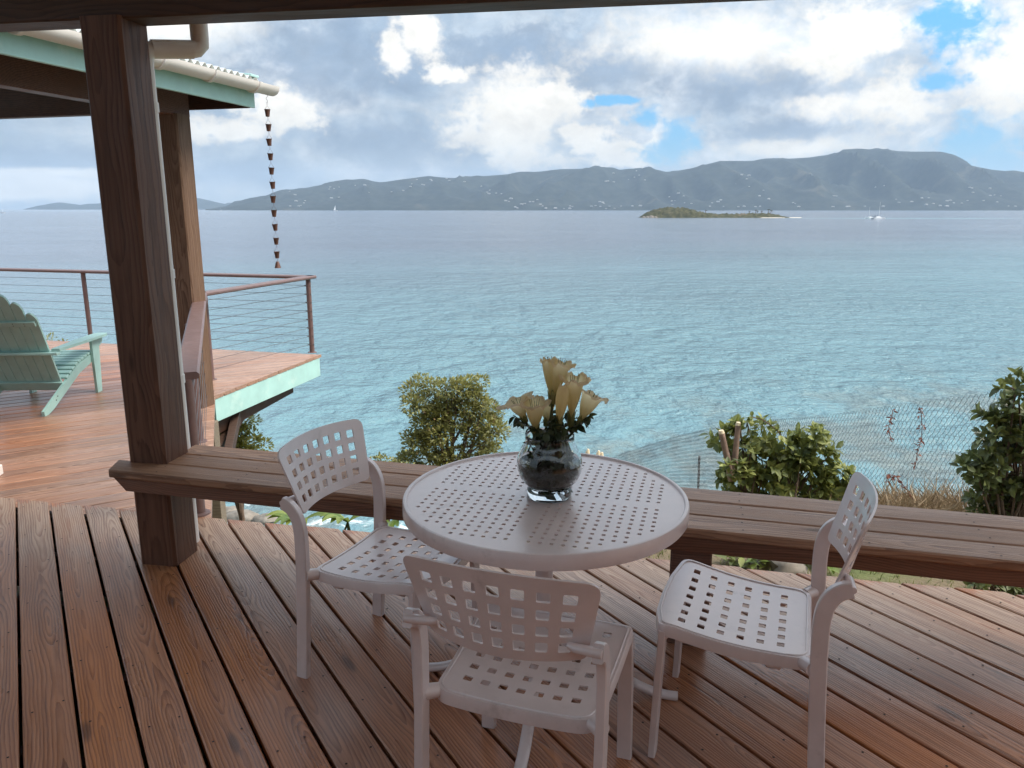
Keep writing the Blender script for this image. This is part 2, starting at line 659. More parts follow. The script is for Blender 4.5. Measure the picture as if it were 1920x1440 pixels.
def leafmat(name, a, bcol, rough=0.45, trans=0.25, var=0.5, dead=None):
    m, nt, b = mat(name)
    g = nt.new('ShaderNodeNewGeometry').outputs['Random Per Island']
    o = nt.new('ShaderNodeObjectInfo').outputs['Random']
    r = nt.math('FRACT', nt.math('ADD', g, o))
    c = nt.mix(nt.math('POWER', r, 1.3), a, bcol)
    oc = nt.new('ShaderNodeTexCoord').outputs['Object']
    c = nt.mix(nt.math('MULTIPLY', nt.noise(oc, 30, 3), 0.35), c, [q * .6 for q in a])
    if dead:
        c = nt.mix(nt.smooth(nt.math('FRACT', nt.math('MULTIPLY', r, 13.7)), 1 - dead[1], 1 - dead[1] + .01), c, dead[0])
    nt.l.new(c, b.inputs['Base Color'])
    b.inputs['Roughness'].default_value = rough
    if trans:
        tr = nt.new('ShaderNodeBsdfTranslucent')
        nt.put(tr.inputs['Color'], nt.mix(0.5, c, [min(1, q * 2.2) for q in bcol]))
        mx = nt.new('ShaderNodeMixShader')
        mx.inputs[0].default_value = trans
        nt.l.new(b.outputs[0], mx.inputs[1])
        nt.l.new(tr.outputs[0], mx.inputs[2])
        nt.l.new(mx.outputs[0], nt.n['Material Output'].inputs[0])
    return m


M = {}
M['deck'] = wood('stained_deck_wood', ((0.14, 0.046, 0.021), (0.45, 0.18, 0.082), (0.53, 0.245, 0.128)), (0.24, 0.44), 100, bump=0.55,
                 weather=((0.54, 0.365, 0.25), 0.1, 1.35, True), tone=0.16, coat=0.35)
M['deck2'] = wood('lower_deck_wood', ((0.085, 0.03, 0.016), (0.29, 0.115, 0.058), (0.37, 0.165, 0.09)), (0.28, 0.48), 90, bump=0.4,
                  weather=((0.50, 0.31, 0.225), 0.3, 2.2, False), tone=0.36, coat=0.25)
M['bench'] = wood('bench_wood', ((0.14, 0.066, 0.038), (0.35, 0.195, 0.12), (0.46, 0.275, 0.178)), (0.4, 0.6), 110, bump=0.6, tone=0.12)
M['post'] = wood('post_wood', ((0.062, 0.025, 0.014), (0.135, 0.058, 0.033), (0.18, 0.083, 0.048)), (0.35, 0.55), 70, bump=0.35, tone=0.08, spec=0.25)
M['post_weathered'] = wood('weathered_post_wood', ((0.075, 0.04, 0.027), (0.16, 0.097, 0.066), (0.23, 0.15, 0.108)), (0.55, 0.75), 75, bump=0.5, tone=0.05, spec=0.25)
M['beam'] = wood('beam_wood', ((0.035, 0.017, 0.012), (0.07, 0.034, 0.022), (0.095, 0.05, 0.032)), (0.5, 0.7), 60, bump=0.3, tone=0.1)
M['grey_wood'] = wood('weathered_wood', ((0.12, 0.09, 0.06), (0.25, 0.19, 0.13), (0.34, 0.27, 0.19)), (0.6, 0.8), 80, bump=0.6, tone=0.15)
M['rail'] = paint('brown_rail_paint', (0.17, 0.105, 0.098), 0.38, 0.0, 0.1, 0.06)
M['steel'] = paint('steel_cable', (0.10, 0.09, 0.095), 0.5, 0.2)
M['chair'] = paint('taupe_powder_coat', (0.74, 0.645, 0.635), 0.34, 0.08, 0.05, 0.05, 9.0, dirt=((0.34, 0.28, 0.265), 0.45, 0.58))
M['chair'].node_tree.nodes['Principled BSDF'].inputs['Coat Weight'].default_value = 0.45
M['chair'].node_tree.nodes['Principled BSDF'].inputs['Coat Roughness'].default_value = 0.16
M['teal'] = paint('mint_paint', (0.42, 0.66, 0.62), 0.5, 0, 0.06, 0.1, 5.0, dirt=((0.62, 0.78, 0.72), 0.5, 0.55))
M['teal2'] = paint('mint_chair_paint', (0.37, 0.58, 0.54), 0.45, 0, 0.06, 0.08, 7.0)
M['pvc'] = paint('white_pvc', (0.78, 0.73, 0.69), 0.4, 0, 0.04, 0.03, 6.0, dirt=((0.4, 0.35, 0.3), 0.25, 0.6))
M['roof'] = paint('corrugated_metal', (0.66, 0.68, 0.66), 0.4, 0.2, 0.1, 0.05)
M['copper'] = paint('copper_brown', (0.13, 0.062, 0.046), 0.45, 0.25, 0.15, 0.1)
M['iron'] = paint('rusty_iron', (0.05, 0.03, 0.025), 0.7, 0.1, 0.3, 0.3)
M['wire'] = paint('fence_wire', (0.14, 0.17, 0.19), 0.5, 0.3)
M['screw'] = paint('dark_screw', (0.02, 0.013, 0.01), 0.6, 0.2)
M['bark'] = paint('bark', (0.16, 0.11, 0.08), 0.85, 0, 0.3, 0.6, 20)
M['stump'] = paint('pale_bark', (0.30, 0.20, 0.155), 0.85, 0, 0.2, 0.5, 20)
M['cut'] = paint('cut_wood', (0.72, 0.58, 0.40), 0.8, 0, 0.1, 0.2, 30)
M['ceiling'] = paint('pale_bounce_ceiling', (0.78, 0.73, 0.66), 0.7, 0, 0.06, 0.1, 3)  # unseen ceiling, made pale to bounce light down onto the deck
M['wall'] = paint('unseen_house_wall', (0.12, 0.09, 0.075), 0.8, 0, 0.08, 0.1, 3)  # unseen wall, kept dark so little light bounces back from it
M['leaf_tree'] = leafmat('sea_tree_leaf', (0.11, 0.112, 0.034), (0.37, 0.35, 0.11), 0.5, 0.25, dead=((0.2, 0.13, 0.06), 0.04))
M['leaf_shrub'] = leafmat('yellow_green_leaf', (0.12, 0.13, 0.03), (0.46, 0.44, 0.12), 0.5, 0.3)
M['leaf_bush'] = leafmat('bush_leaf', (0.06, 0.085, 0.026), (0.36, 0.38, 0.11), 0.5, 0.22)
M['leaf_big'] = leafmat('dark_glossy_leaf', (0.05, 0.066, 0.025), (0.25, 0.28, 0.09), 0.45, 0.2)
M['leaf_banana'] = leafmat('broad_leaf', (0.10, 0.17, 0.04), (0.32, 0.38, 0.10), 0.4, 0.3)
M['leaf_vase'] = leafmat('cut_leaf', (0.016, 0.028, 0.012), (0.06, 0.085, 0.03), 0.4, 0.15)
M['petal_w'] = leafmat('white_blossom', (0.70, 0.66, 0.50), (0.82, 0.80, 0.68), 0.6, 0.3)
M['dry'] = leafmat('dry_grass', (0.19, 0.13, 0.07), (0.42, 0.30, 0.18), 0.8, 0.15)
M['red_dry'] = leafmat('dry_red_vine', (0.22, 0.06, 0.035), (0.38, 0.14, 0.09), 0.8, 0.1)
M['grass'] = leafmat('lawn_grass', (0.10, 0.13, 0.035), (0.30, 0.32, 0.11), 0.7, 0.2)
M['rock'] = paint('grey_rock', (0.22, 0.19, 0.16), 0.85, 0, 0.35, 0.8, 2.5)
M['sand'] = paint('pale_sand', (0.62, 0.54, 0.44), 0.9, 0, 0.06, 0.1, 0.05)


def petal():
    m, nt, b = mat('cream_petal')
    uv = nt.new('ShaderNodeAttribute')
    uv.attribute_name = 'along'
    t = uv.outputs['Fac']
    oc = nt.new('ShaderNodeTexCoord').outputs['Object']
    n = nt.noise(oc, 40, 4)
    c = nt.ramp(t, [(0.0, (0.45, 0.42, 0.20)), (0.25, (0.74, 0.62, 0.32)), (0.7, (0.90, 0.79, 0.53)), (0.93, (0.86, 0.76, 0.58)), (1.0, (0.74, 0.58, 0.42))])
    c = nt.mix(nt.math('MULTIPLY', nt.smooth(n, 0.5, 0.75), 0.3), c, (0.66, 0.50, 0.28))
    nt.l.new(c, b.inputs['Base Color'])
    b.inputs['Roughness'].default_value = 0.55
    tr = nt.new('ShaderNodeBsdfTranslucent')
    nt.put(tr.inputs['Color'], nt.mix(0.3, c, (0.98, 0.86, 0.55)))
    mx = nt.new('ShaderNodeMixShader')
    mx.inputs[0].default_value = 0.7
    nt.l.new(b.outputs[0], mx.inputs[1])
    nt.l.new(tr.outputs[0], mx.inputs[2])
    nt.l.new(mx.outputs[0], nt.n['Material Output'].inputs[0])
    return m


M['petal'] = petal()


def glass(name, col, ior=1.45, rough=0.0):
    m, nt, b = mat(name)
    b.inputs['Base Color'].default_value = (*col, 1)
    b.inputs['Transmission Weight'].default_value = 1.0
    b.inputs['IOR'].default_value = ior
    b.inputs['Roughness'].default_value = rough
    return m


M['glass'] = glass('clear_glass', (0.93, 0.96, 0.96), 1.45)
M['vase_water'] = glass('murky_water', (0.42, 0.44, 0.36), 1.33)


def hill_mat(name, a, b_, rock, k=1.0):
    m, nt, b = mat(name)
    oc = nt.new('ShaderNodeTexCoord').outputs['Object']
    n1 = nt.noise(oc, 0.0022 * k, 8, 0.62)
    n2 = nt.noise(oc, 0.012 * k, 6, 0.6)
    c = nt.mix(nt.smooth(n2, 0.35, 0.7), a, b_)
    c = nt.mix(nt.math('MULTIPLY', nt.smooth(n1, 0.60, 0.70), 0.5), c, rock)
    nt.l.new(c, b.inputs['Base Color'])
    b.inputs['Roughness'].default_value = 0.95
    b.inputs['Specular IOR Level'].default_value = 0.1
    return m


M['hill'] = hill_mat('forested_hill', (0.017, 0.023, 0.020), (0.038, 0.044, 0.034), (0.12, 0.105, 0.07))
M['cay'] = hill_mat('cay_scrub', (0.04, 0.043, 0.022), (0.10, 0.09, 0.05), (0.23, 0.17, 0.13), 14.0)


def ground_mat():
    m, nt, b = mat('slope_ground')
    oc = nt.new('ShaderNodeTexCoord').outputs['Object']
    x, y, z = nt.sep(oc)
    n1 = nt.noise(oc, 0.9, 7, 0.65)
    n2 = nt.noise(oc, 7, 6, 0.65)
    soil = nt.mix(n2, (0.10, 0.075, 0.045), (0.24, 0.18, 0.11))
    grs = nt.mix(n2, (0.055, 0.075, 0.022), (0.19, 0.20, 0.07))
    c = nt.mix(nt.smooth(n1, 0.42, 0.6), soil, grs)
    rock = nt.mix(n2, (0.12, 0.10, 0.08), (0.36, 0.31, 0.26))
    low = nt.smooth(nt.math('ADD', z, nt.math('MULTIPLY', n1, 4.0)), -6.0, -9.5)
    c = nt.mix(low, c, rock)
    nt.l.new(c, b.inputs['Base Color'])
    b.inputs['Roughness'].default_value = 0.9
    nt.l.new(nt.bump(nt.math('ADD', n1, nt.math('MULTIPLY', n2, 0.3)), 0.7, 0.12), b.inputs['Normal'])
    return m


M['ground'] = ground_mat()
SEA = -12.0


def sea_mat():
    m, nt, b = mat('sea_water')
    p = nt.new('ShaderNodeNewGeometry').outputs['Position']
    x, y, z = nt.sep(p)
    q = nt.comb(x, y, 0.0)
    # depth: shallow turquoise shelf near the shore, deep blue channel beyond; pale sand bank round the cay
    big = nt.noise(nt.vmath('MULTIPLY', q, (0.006, 0.012, 1)), 1.0, 5, 0.6)
    shelf = nt.smooth(nt.math('ADD', y, nt.math('ADD', nt.math('MULTIPLY', nt.math('SUBTRACT', big, 0.5), 160.0), nt.math('MULTIPLY', x, -0.55))), 330.0, 5.0)
    deep = nt.mix(big, (0.125, 0.155, 0.20), (0.16, 0.185, 0.23))
    shal = nt.mix(nt.noise(nt.vmath('MULTIPLY', q, (0.05, 0.05, 1)), 1.0, 4, 0.6), (0.13, 0.24, 0.275), (0.17, 0.305, 0.335))
    c = nt.mix(shelf, deep, shal)
    # sand bank
    cx = nt.math('DIVIDE', nt.math('SUBTRACT', x, 560.0), 190.0)
    cy = nt.math('DIVIDE', nt.math('SUBTRACT', y, 1120.0), 60.0)
    bank = nt.smooth(nt.math('SQRT', nt.math('ADD', nt.math('MULTIPLY', cx, cx), nt.math('MULTIPLY', cy, cy))), 1.2, 0.45)
    c = nt.mix(nt.math('MULTIPLY', bank, 0.4), c, (0.30, 0.55, 0.56))
    # reef and rubble seen through the shallows
    reef = nt.noise(nt.vmath('MULTIPLY', q, (0.16, 0.10, 1)), 1.0, 6, 0.62)
    rm = nt.math('MULTIPLY', nt.smooth(reef, 0.46, 0.62), nt.smooth(nt.math('ADD', y, nt.math('MULTIPLY', x, -0.35)), 62.0, 34.0))
    c = nt.mix(nt.math('MULTIPLY', rm, 0.75), c, (0.16, 0.17, 0.15))
    # foam along the rocks
    fo = nt.noise(nt.vmath('MULTIPLY', q, (0.55, 0.55, 1)), 1.0, 7, 0.7, 1.0)
    fm = nt.math('MULTIPLY', nt.smooth(fo, 0.54, 0.66), nt.smooth(y, 41.0, 31.0))
    c = nt.mix(fm, c, (0.75, 0.80, 0.80))
    nt.l.new(c, b.inputs['Base Color'])
    b.inputs['IOR'].default_value = 1.33
    b.inputs['Roughness'].default_value = 0.12
    # waves: wind chop, longer swell, gust patches
    w0 = nt.noise(nt.vmath('MULTIPLY', q, (1.05, 0.95, 1)), 1.0, 5, 0.6, 0.15)
    w1 = nt.noise(nt.vmath('MULTIPLY', q, (0.34, 0.30, 1)), 1.0, 4, 0.58, 0.2)
    w2 = nt.noise(nt.vmath('MULTIPLY', q, (0.09, 0.075, 1)), 1.0, 4, 0.6, 0.2)
    w3 = nt.noise(nt.vmath('MULTIPLY', q, (0.004, 0.012, 1)), 1.0, 4, 0.6)
    gust = nt.smooth(w3, 0.3, 0.7, 0.55, 1.15)
    h = nt.math('ADD', nt.math('MULTIPLY', w0, 0.62), nt.math('ADD', nt.math('MULTIPLY', w1, 1.7), nt.math('MULTIPLY', w2, 2.4)))
    h = nt.math('MULTIPLY', h, gust)
    nt.l.new(nt.bump(h, 1.0, 1.0), b.inputs['Normal'])
    return m


M['sea'] = sea_mat()

# ================================================================== SETTING
# ---- sea
mb = MB()
mb.add([(-13000, -60, SEA), (13000, -60, SEA), (13000, 13500, SEA), (-13000, 13500, SEA)], [(0, 1, 2, 3)])
mb.build('sea', M['sea'], smooth=0, kind='structure', label='turquoise to grey blue rippled sea', fix=False)


# ---- slope below the decks
def ground_h(x, y):
    s0 = 3.4 + (x + 3.0) * 0.42
    s0 = max(3.5, min(4.6, s0))
    t = max(0.0, y - s0)
    z = -0.42 - 0.58 * t * (t / (t + 0.8))
    n = mnoise.noise(Vector((x * .35, y * .35, 0))) * 0.5 + mnoise.noise(Vector((x * .9, y * .9, 3))) * 0.2
    z += n * min(1.0, t / 6) * 1.1 + 0.03 * mnoise.noise(Vector((x * 2, y * 2, 1)))
    return max(z, SEA - 1.0 - 0.02 * t)


def build_ground():
    mb = MB()
    nx, ny = 110, 90
    xs = [-40 + 90 * i / nx for i in range(nx + 1)]
    ys = [-6 + (i / ny) ** 1.5 * 62 for i in range(ny + 1)]
    vs = [(x, y, ground_h(x, y)) for y in ys for x in xs]
    fs = [(j * (nx + 1) + i, j * (nx + 1) + i + 1, (j + 1) * (nx + 1) + i + 1, (j + 1) * (nx + 1) + i) for j in range(ny) for i in range(nx)]
    mb.add(vs, fs)
    mb.build('hillside_ground', M['ground'], smooth=60, kind='structure', label='rough grassy slope falling from the deck to the shore', fix=False)


build_ground()

# ---- far island with its ridge, islets, cay
RIDGE = [(380, 394), (425, 386), (440, 378), (470, 372), (500, 366), (530, 356), (560, 353), (590, 349), (620, 341), (650, 336), (690, 336), (715, 341), (745, 336), (775, 332),
         (805, 328), (830, 331), (850, 332), (900, 329), (950, 325), (1000, 321), (1050, 315), (1100, 314), (1130, 312), (1160, 317), (1200, 314), (1225, 316), (1250, 321),
         (1290, 314), (1330, 303), (1345, 299), (1400, 299), (1450, 296), (1500, 293), (1545, 290), (1560, 285), (1570, 277), (1600, 275), (1640, 279), (1700, 281), (1750, 281), (1765, 284),
         (1785, 294), (1810, 308), (1850, 316), (1900, 321), (1960, 327), (2100, 335), (2300, 352), (2600, 388), (2700, 396)]


def interp(tab, x):
    if x <= tab[0][0]:
        return tab[0][1]
    for (a, b), (c, d) in zip(tab, tab[1:]):
        if x <= c:
            return b + (d - b) * (x - a) / (c - a)
    return tab[-1][1]


Y0, Y1 = 5900.0, 8000.0


def ridge_height(X, Y):
    """height above the sea of the big island at world X, Y"""
    t = (Y - Y0) / (Y1 - Y0)
    px = 960 + F * X / Y * 1.0 * CP / 1.0
    # column: same picture column at the crest distance
    p = at_y(px_of(X, Y), interp(RIDGE, px_of(X, Y)), Y1)
    crest = p.z - SEA
    sh = 0.10 + 0.10 * mnoise.noise(Vector((X * .0011, 3.3, 0)))
    tt = (t - sh) / (1 - sh)
    if tt <= 0:
        return -20.0
    if tt > 1:
        return max(-20, crest * (1 - (tt - 1) * 1.6))
    sp = 1 - abs(mnoise.noise(Vector((X * .0016, Y * .0004, 7.1)))) * 2
    sp2 = 1 - abs(mnoise.noise(Vector((X * .0042, Y * .0012, 1.7)))) * 2
    w = math.sin(PI * min(1, tt)) ** 0.9
    base = tt ** 0.85
    k = base * (1 + w * (0.8 * sp - 0.62)) + w * 0.2 * sp2 - w * .08
    n = mnoise.noise(Vector((X * .012, Y * .012, 0))) * 9
    return crest * min(k, 0.985 if tt < 0.97 else 1.0) + n * min(1, tt * 3)


def px_of(X, Y):
    return 960 + F * X / (Y * CP + (EYE - SEA) * SP)


def build_far_island():
    mb = MB()
    nx, ny = 420, 46
    ys = [Y0 + (Y1 * 1.12 - Y0) * j / ny for j in range(ny + 1)]
    vs = []
    for Y in ys:
        for i in range(nx + 1):
            px = 385 + (2690 - 385) * i / nx
            X = (px - 960) / F * (Y * CP)
            vs.append((X, Y, SEA + ridge_height(X, Y)))
    fs = [(j * (nx + 1) + i, j * (nx + 1) + i + 1, (j + 1) * (nx + 1) + i + 1, (j + 1) * (nx + 1) + i) for j in range(ny) for i in range(nx)]
    mb.add(vs, fs)
    mb.build('island_hills', M['hill'], smooth=60, kind='structure', label='long hazy blue green mountainous island across the water', fix=False)


build_far_island()


def islet(name, prof, Yc, depth, label):
    mb = MB()
    nx, ny = 60, 12
    x0, x1 = prof[0][0], prof[-1][0]
    vs = []
    for j in range(ny + 1):
        t = -1 + 2 * j / ny
        for i in range(nx + 1):
            px = x0 + (x1 - x0) * i / nx
            c = at_y(px, interp(prof, px), Yc)
            h = max(0, c.z - SEA) * max(0, 1 - t * t) + 14 * mnoise.noise(Vector((px * .08, t * 2, 2))) * (1 - t * t)
            vs.append((c.x, Yc + t * depth, SEA - 15 + h + 15 * (1 - t * t)))
    fs = [(j * (nx + 1) + i, j * (nx + 1) + i + 1, (j + 1) * (nx + 1) + i + 1, (j + 1) * (nx + 1) + i) for j in range(ny) for i in range(nx)]
    mb.add(vs, fs)
    mb.build(name, M['hill'], smooth=60, kind='structure', label=label, fix=False)


islet('distant_islet', [(80, 392), (95, 384), (110, 380), (125, 380.5), (140, 386), (150, 386), (170, 382), (195, 381), (230, 376), (300, 372), (340, 370), (375, 372), (400, 378), (425, 386), (445, 392)],
      11500, 700, 'faint low blue islands on the horizon behind the post')
islet('distant_islet', [(395, 392), (430, 381), (452, 378), (480, 381), (540, 392)], 12600, 500, 'faintest blue ridge end showing past the island tip')


# ---- sandy cay
CY = 1150.0


def build_cay():
    cay = empty('sandy_cay', at_z(1330, 408, SEA), kind='structure', label='small scrubby cay with rounded head and white sand spit')
    org = cay.location
    head = [(1198, 0), (1204, 4), (1212, 10), (1225, 15), (1240, 18.5), (1262, 19.5), (1285, 18), (1305, 13), (1325, 9), (1350, 6), (1390, 7), (1430, 8), (1450, 7), (1470, 3), (1482, 0)]
    k = CY / F
    mb = MB()
    nx, ny = 110, 14
    vs = []
    for j in range(ny + 1):
        t = -1 + 2 * j / ny
        for i in range(nx + 1):
            px = 1198 + (1482 - 1198) * i / nx
            h = interp(head, px) * k * max(0, 1 - abs(t) ** 2.2)
            n = mnoise.noise(Vector((px * .16, t * 3, 0))) * 2.6 + mnoise.noise(Vector((px * .45, t * 7, 0))) * 2.2
            h = h + n * min(1, h / 4)
            vs.append(((px - 1330) * k * 1.01, t * 38 + 5, h - 0.3))
    fs = [(j * (nx + 1) + i, j * (nx + 1) + i + 1, (j + 1) * (nx + 1) + i + 1, (j + 1) * (nx + 1) + i) for j in range(ny) for i in range(nx)]
    mb.add(vs, fs)
    mb.build('scrub_hill', M['cay'], cay, 60, fix=False)
    mb = MB()
    out = []
    for i in range(40):
        a = 2 * PI * i / 40
        px = 1438 + 66 * math.cos(a) ** 3 * (1.0 if math.cos(a) > 0 else .9)
        out.append(((px - 1330) * k, -14 + 26 * math.sin(a), 0.0))
    ring2 = [(p[0] * .97 + 2, p[1] * .9, .5) for p in out]
    mb.add(out + ring2, [(i, (i + 1) % 40, 40 + (i + 1) % 40, 40 + i) for i in range(40)] + [tuple(range(40, 80))])
    mb.build('sand_spit', M['sand'], cay, 60)
    mb = MB()
    for px, r in ((1196, 3.0), (1203, 3.5), (1210, 4.5), (1218, 3.0)):
        mb.lathe([(0.2, 3.2 * r / 4), (r * .7, 2.4 * r / 4), (r, 0.6), (r * 1.1, -1)], 9, ((px - 1330) * k, -32, 0))
    mb.build('rocks', M['rock'], cay, 30)
    return cay


build_cay()


def palm(px, h, lab):
    p = at_z(px, 408, SEA)
    k = CY / F
    t = empty('palm_tree', (p.x, p.y + 4, SEA + interp([(1300, 9), (1330, 6), (1390, 5), (1440, 6)], px) * k), label=lab, cat='palm', group='palms on the sandy cay')
    mb = MB()
    mb.tube([(0, 0, 0), (.3, 0, h * .5), (.9, 0, h)], [.55, .45, .4], 6)
    mb.build('trunk', M['bark'], t)
    mb = MB()
    for i in range(11):
        a = 2 * PI * i / 11
        L = h * .42
        d = Vector((math.cos(a), math.sin(a), 0))
        s = Vector((-d.y, d.x, 0))
        c = Vector((.9, 0, h))
        pts = [c, c + d * L * .5 + Vector((0, 0, L * .25)), c + d * L + Vector((0, 0, -L * .25))]
        mb.add([pts[0] - s * .1, pts[0] + s * .1, pts[1] + s * .9, pts[1] - s * .9, pts[2] + s * .1, pts[2] - s * .1], [(0, 1, 2, 3), (3, 2, 4, 5)])
    mb.build('crown', M['cay'], t, 0)


for i, (px, h) in enumerate([(1323, 5.5), (1405, 5), (1417, 6.5), (1420, 5), (1428, 5), (1441, 7), (1446, 5.5)]):
    palm(px, h, ['lone palm at the foot of the cay headland', 'palm rising from scrub in the middle of the cay', 'tall palm in the cay palm cluster', 'short palm in the cay palm cluster',
                 'palm between two taller ones on the cay', 'tallest palm on the cay nearest the sand spit', 'slim palm at the sand spit end of the row'][i])


# ---- boats
def catamaran(loc, rz, s, lab, masted=True):
    t = empty('catamaran', loc, rz, label=lab, cat='boat', group='catamarans anchored off the cay')
    t.scale = (s, s, s)
    for sy in (-1, 1):
        mb = MB()
        secs = []
        for x, w, b, tp in ((-7, .75, .1, 1.2), (-4, .85, -.4, 1.35), (2, .8, -.4, 1.5), (5.5, .45, 0, 1.7), (7.2, .06, .7, 1.8)):
            secs.append([(x, sy * 3 - w, tp), (x, sy * 3 - w * .8, b + .3), (x, sy * 3, b), (x, sy * 3 + w * .8, b + .3), (x, sy * 3 + w, tp)])
        vs = [p for q in secs for p in q]
        fs = []
        for i in range(4):
            for k in range(5):
                k2 = (k + 1) % 5
                fs.append((i * 5 + k, i * 5 + k2, (i + 1) * 5 + k2, (i + 1) * 5 + k))
        fs += [(0, 1, 2, 3, 4), tuple(20 + k for k in range(5))]
        mb.add(vs, fs)
        mb.build('hull', M['boat'], t)
    MB().box((-1.2, 0, 1.45), (9, 5.2, .5), .1).box((-.8, 0, 2.3), (5.5, 4.4, 1.3), .3).build('cabin', M['boat'], t)
    MB().box((-.8, 0, 2.45), (5.56, 4.46, .45), .05).build('window_band', M['boat_dark'], t)
    MB().box((-4.6, 0, 3.5), (4.2, 4.4, .14), .05).bar((-6.3, 2, 1.7), (-6.3, 2, 3.45), .1, .1).bar((-6.3, -2, 1.7), (-6.3, -2, 3.45), .1, .1).build('bimini', M['boat_dark'], t)
    if masted:
        MB().tube([(1, 0, 2.8), (1, 0, 19)], [.14, .09], 6).build('mast', M['boat'], t)
        MB().tube([(1, 0, 4.1), (-5.6, 0, 4.5)], [.22, .2], 6).build('boom', M['boat_dark'], t)
    return t


M['boat'] = paint('white_gelcoat', (0.80, 0.80, 0.80), 0.3)
M['boat_dark'] = paint('navy_canvas', (0.10, 0.12, 0.16), 0.6)
catamaran(at_z(1646, 411, SEA), R(8), 1.15, 'larger white sailing catamaran with tall mast beside the cay')
catamaran(at_z(1630, 409.5, SEA), R(200), .85, 'smaller catamaran overlapping behind the larger masted one')


def sailboat(px, py, s, sail, lab):
    t = empty('sailing_boat', at_z(px, py, SEA), R(20), label=lab, cat='boat')
    mb = MB()
    mb.add([(-5, -1.2, 1), (-5, 1.2, 1), (0, 1.7, 1.1), (6, 0, 1.5), (0, -1.7, 1.1), (-4.5, 0, -.3), (4.5, 0, -.2)],
           [(0, 1, 2, 3, 4), (0, 5, 1), (1, 5, 6, 2), (2, 6, 3), (3, 6, 4), (4, 6, 5, 0)])
    mb.build('hull', M['boat'], t)
    MB().tube([(.5, 0, 1), (.5, 0, 15)], [.12, .08], 6).build('mast', M['boat'], t)
    if sail:
        mb = MB()
        mb.add([(.3, .05, 2), (-4.6, .3, 2.2), (-2.5, .35, 7), (.3, .05, 14.6)], [(0, 1, 2, 3)])
        mb.build('sail', M['boat'], t, 0)
    t.scale = (s, s, s)


sailboat(629, 395.6, 2.2, True, 'white sail under way in front of the island left half')
sailboat(5, 399.5, 1.3, False, 'tiny white boat at the far left near the horizon')
sailboat(414, 395.5, 1.4, False, 'tiny masted boat off the tip of the island')


# ---- houses on the island
def build_houses():
    A = [(70, 328), (85, 236), (118, 200), (118, 238), (210, 218), (218, 190), (185, 228), (230, 208), (255, 230), (245, 178), (365, 305), (375, 323), (376, 338), (403, 289), (425, 300),
         (388, 320), (430, 330), (460, 333), (540, 345), (550, 330), (575, 325), (588, 318), (655, 247), (680, 207), (712, 210), (702, 225), (713, 258), (757, 300), (775, 275), (798, 313),
         (905, 330), (915, 333), (1085, 300), (1095, 300), (1305, 255), (1270, 262), (1357, 314), (1370, 329), (1425, 325), (1470, 310), (1500, 308), (1520, 333), (1580, 322), (1595, 320),
         (1610, 330), (1580, 345), (1645, 332), (1670, 320), (1690, 265), (1695, 285), (1680, 262), (1770, 298), (1790, 296), (1800, 327), (1818, 300), (1770, 267), (1740, 320), (1550, 343),
         (1490, 338), (1300, 346), (1220, 345), (1150, 346), (1140, 347), (1080, 347), (930, 347), (760, 346), (740, 347), (690, 346), (665, 347), (600, 346), (1850, 344), (1880, 345),
         (20, 345), (60, 346), (100, 345), (150, 344), (200, 344), (235, 343)]
    B = [(388, 217), (362, 200), (393, 247), (365, 270), (415, 267), (430, 255), (435, 245), (405, 270), (560, 232), (555, 180), (572, 187), (550, 190), (597, 180), (595, 228), (738, 205),
         (718, 172), (673, 172), (845, 203), (900, 197), (940, 165), (935, 178), (965, 145), (990, 168), (1000, 170), (1030, 145), (1035, 150), (1105, 140), (1118, 150), (1190, 155), (1270, 177),
         (1297, 205), (1305, 212), (1310, 195), (1365, 212), (1340, 210), (1385, 245), (1400, 248), (1410, 235), (1430, 275), (1460, 262), (1475, 258), (1500, 250), (1515, 250), (1535, 240),
         (1550, 262), (1560, 270), (1575, 280), (1690, 270), (1700, 272), (1688, 282), (1810, 268), (1830, 250), (1850, 258), (1845, 255), (1860, 282), (1900, 281), (1895, 115), (1870, 152),
         (1895, 155), (1440, 280), (1620, 281), (1660, 282)]
    pts = [(1100 + a * .427, 240 + b * .427) for a, b in A] + [(400 + a * .3958, 280 + b * .3958) for a, b in B]
    mb = MB()
    mb.box((0, 0, 3), (18, 12, 9), .1)
    mb.add([(-10, -7, 7.4), (10, -7, 7.4), (10, 7, 7.4), (-10, 7, 7.4), (-5, 0, 11), (5, 0, 11)], [(0, 1, 5, 4), (1, 2, 5), (2, 3, 4, 5), (3, 0, 4)])
    me = mb.mesh('hillside_house', M['house'], 0)
    rnd = random.Random(5)
    for px, py in pts:
        r = ray(px, py)
        P = None
        for s in range(200):
            Y = Y0 + 120 + s * 12
            q = Vector((0, 0, EYE)) + r * (Y / r.y)
            if q.z <= SEA + ridge_height(q.x, q.y):
                P = q
                break
        if P is None:
            q = Vector((0, 0, EYE)) + r * (6500 / r.y)
            P = Vector((q.x, q.y, SEA + ridge_height(q.x, q.y)))
            if P.z < SEA:
                continue
        o = link('hillside_house', me, loc=(P.x, P.y - 6, P.z))
        k = rnd.uniform(.55, 1.1)
        o.scale = (k * rnd.uniform(.9, 1.5), k, k * .8)
        o.rotation_euler = (0, 0, rnd.uniform(-.5, .5))
        tag(o, 'tiny pale house on the hazy island hillside across the water', 'house', 'houses scattered over the far island hills')


M['house'] = paint('white_house', (0.37, 0.355, 0.34), 0.8)
build_houses()

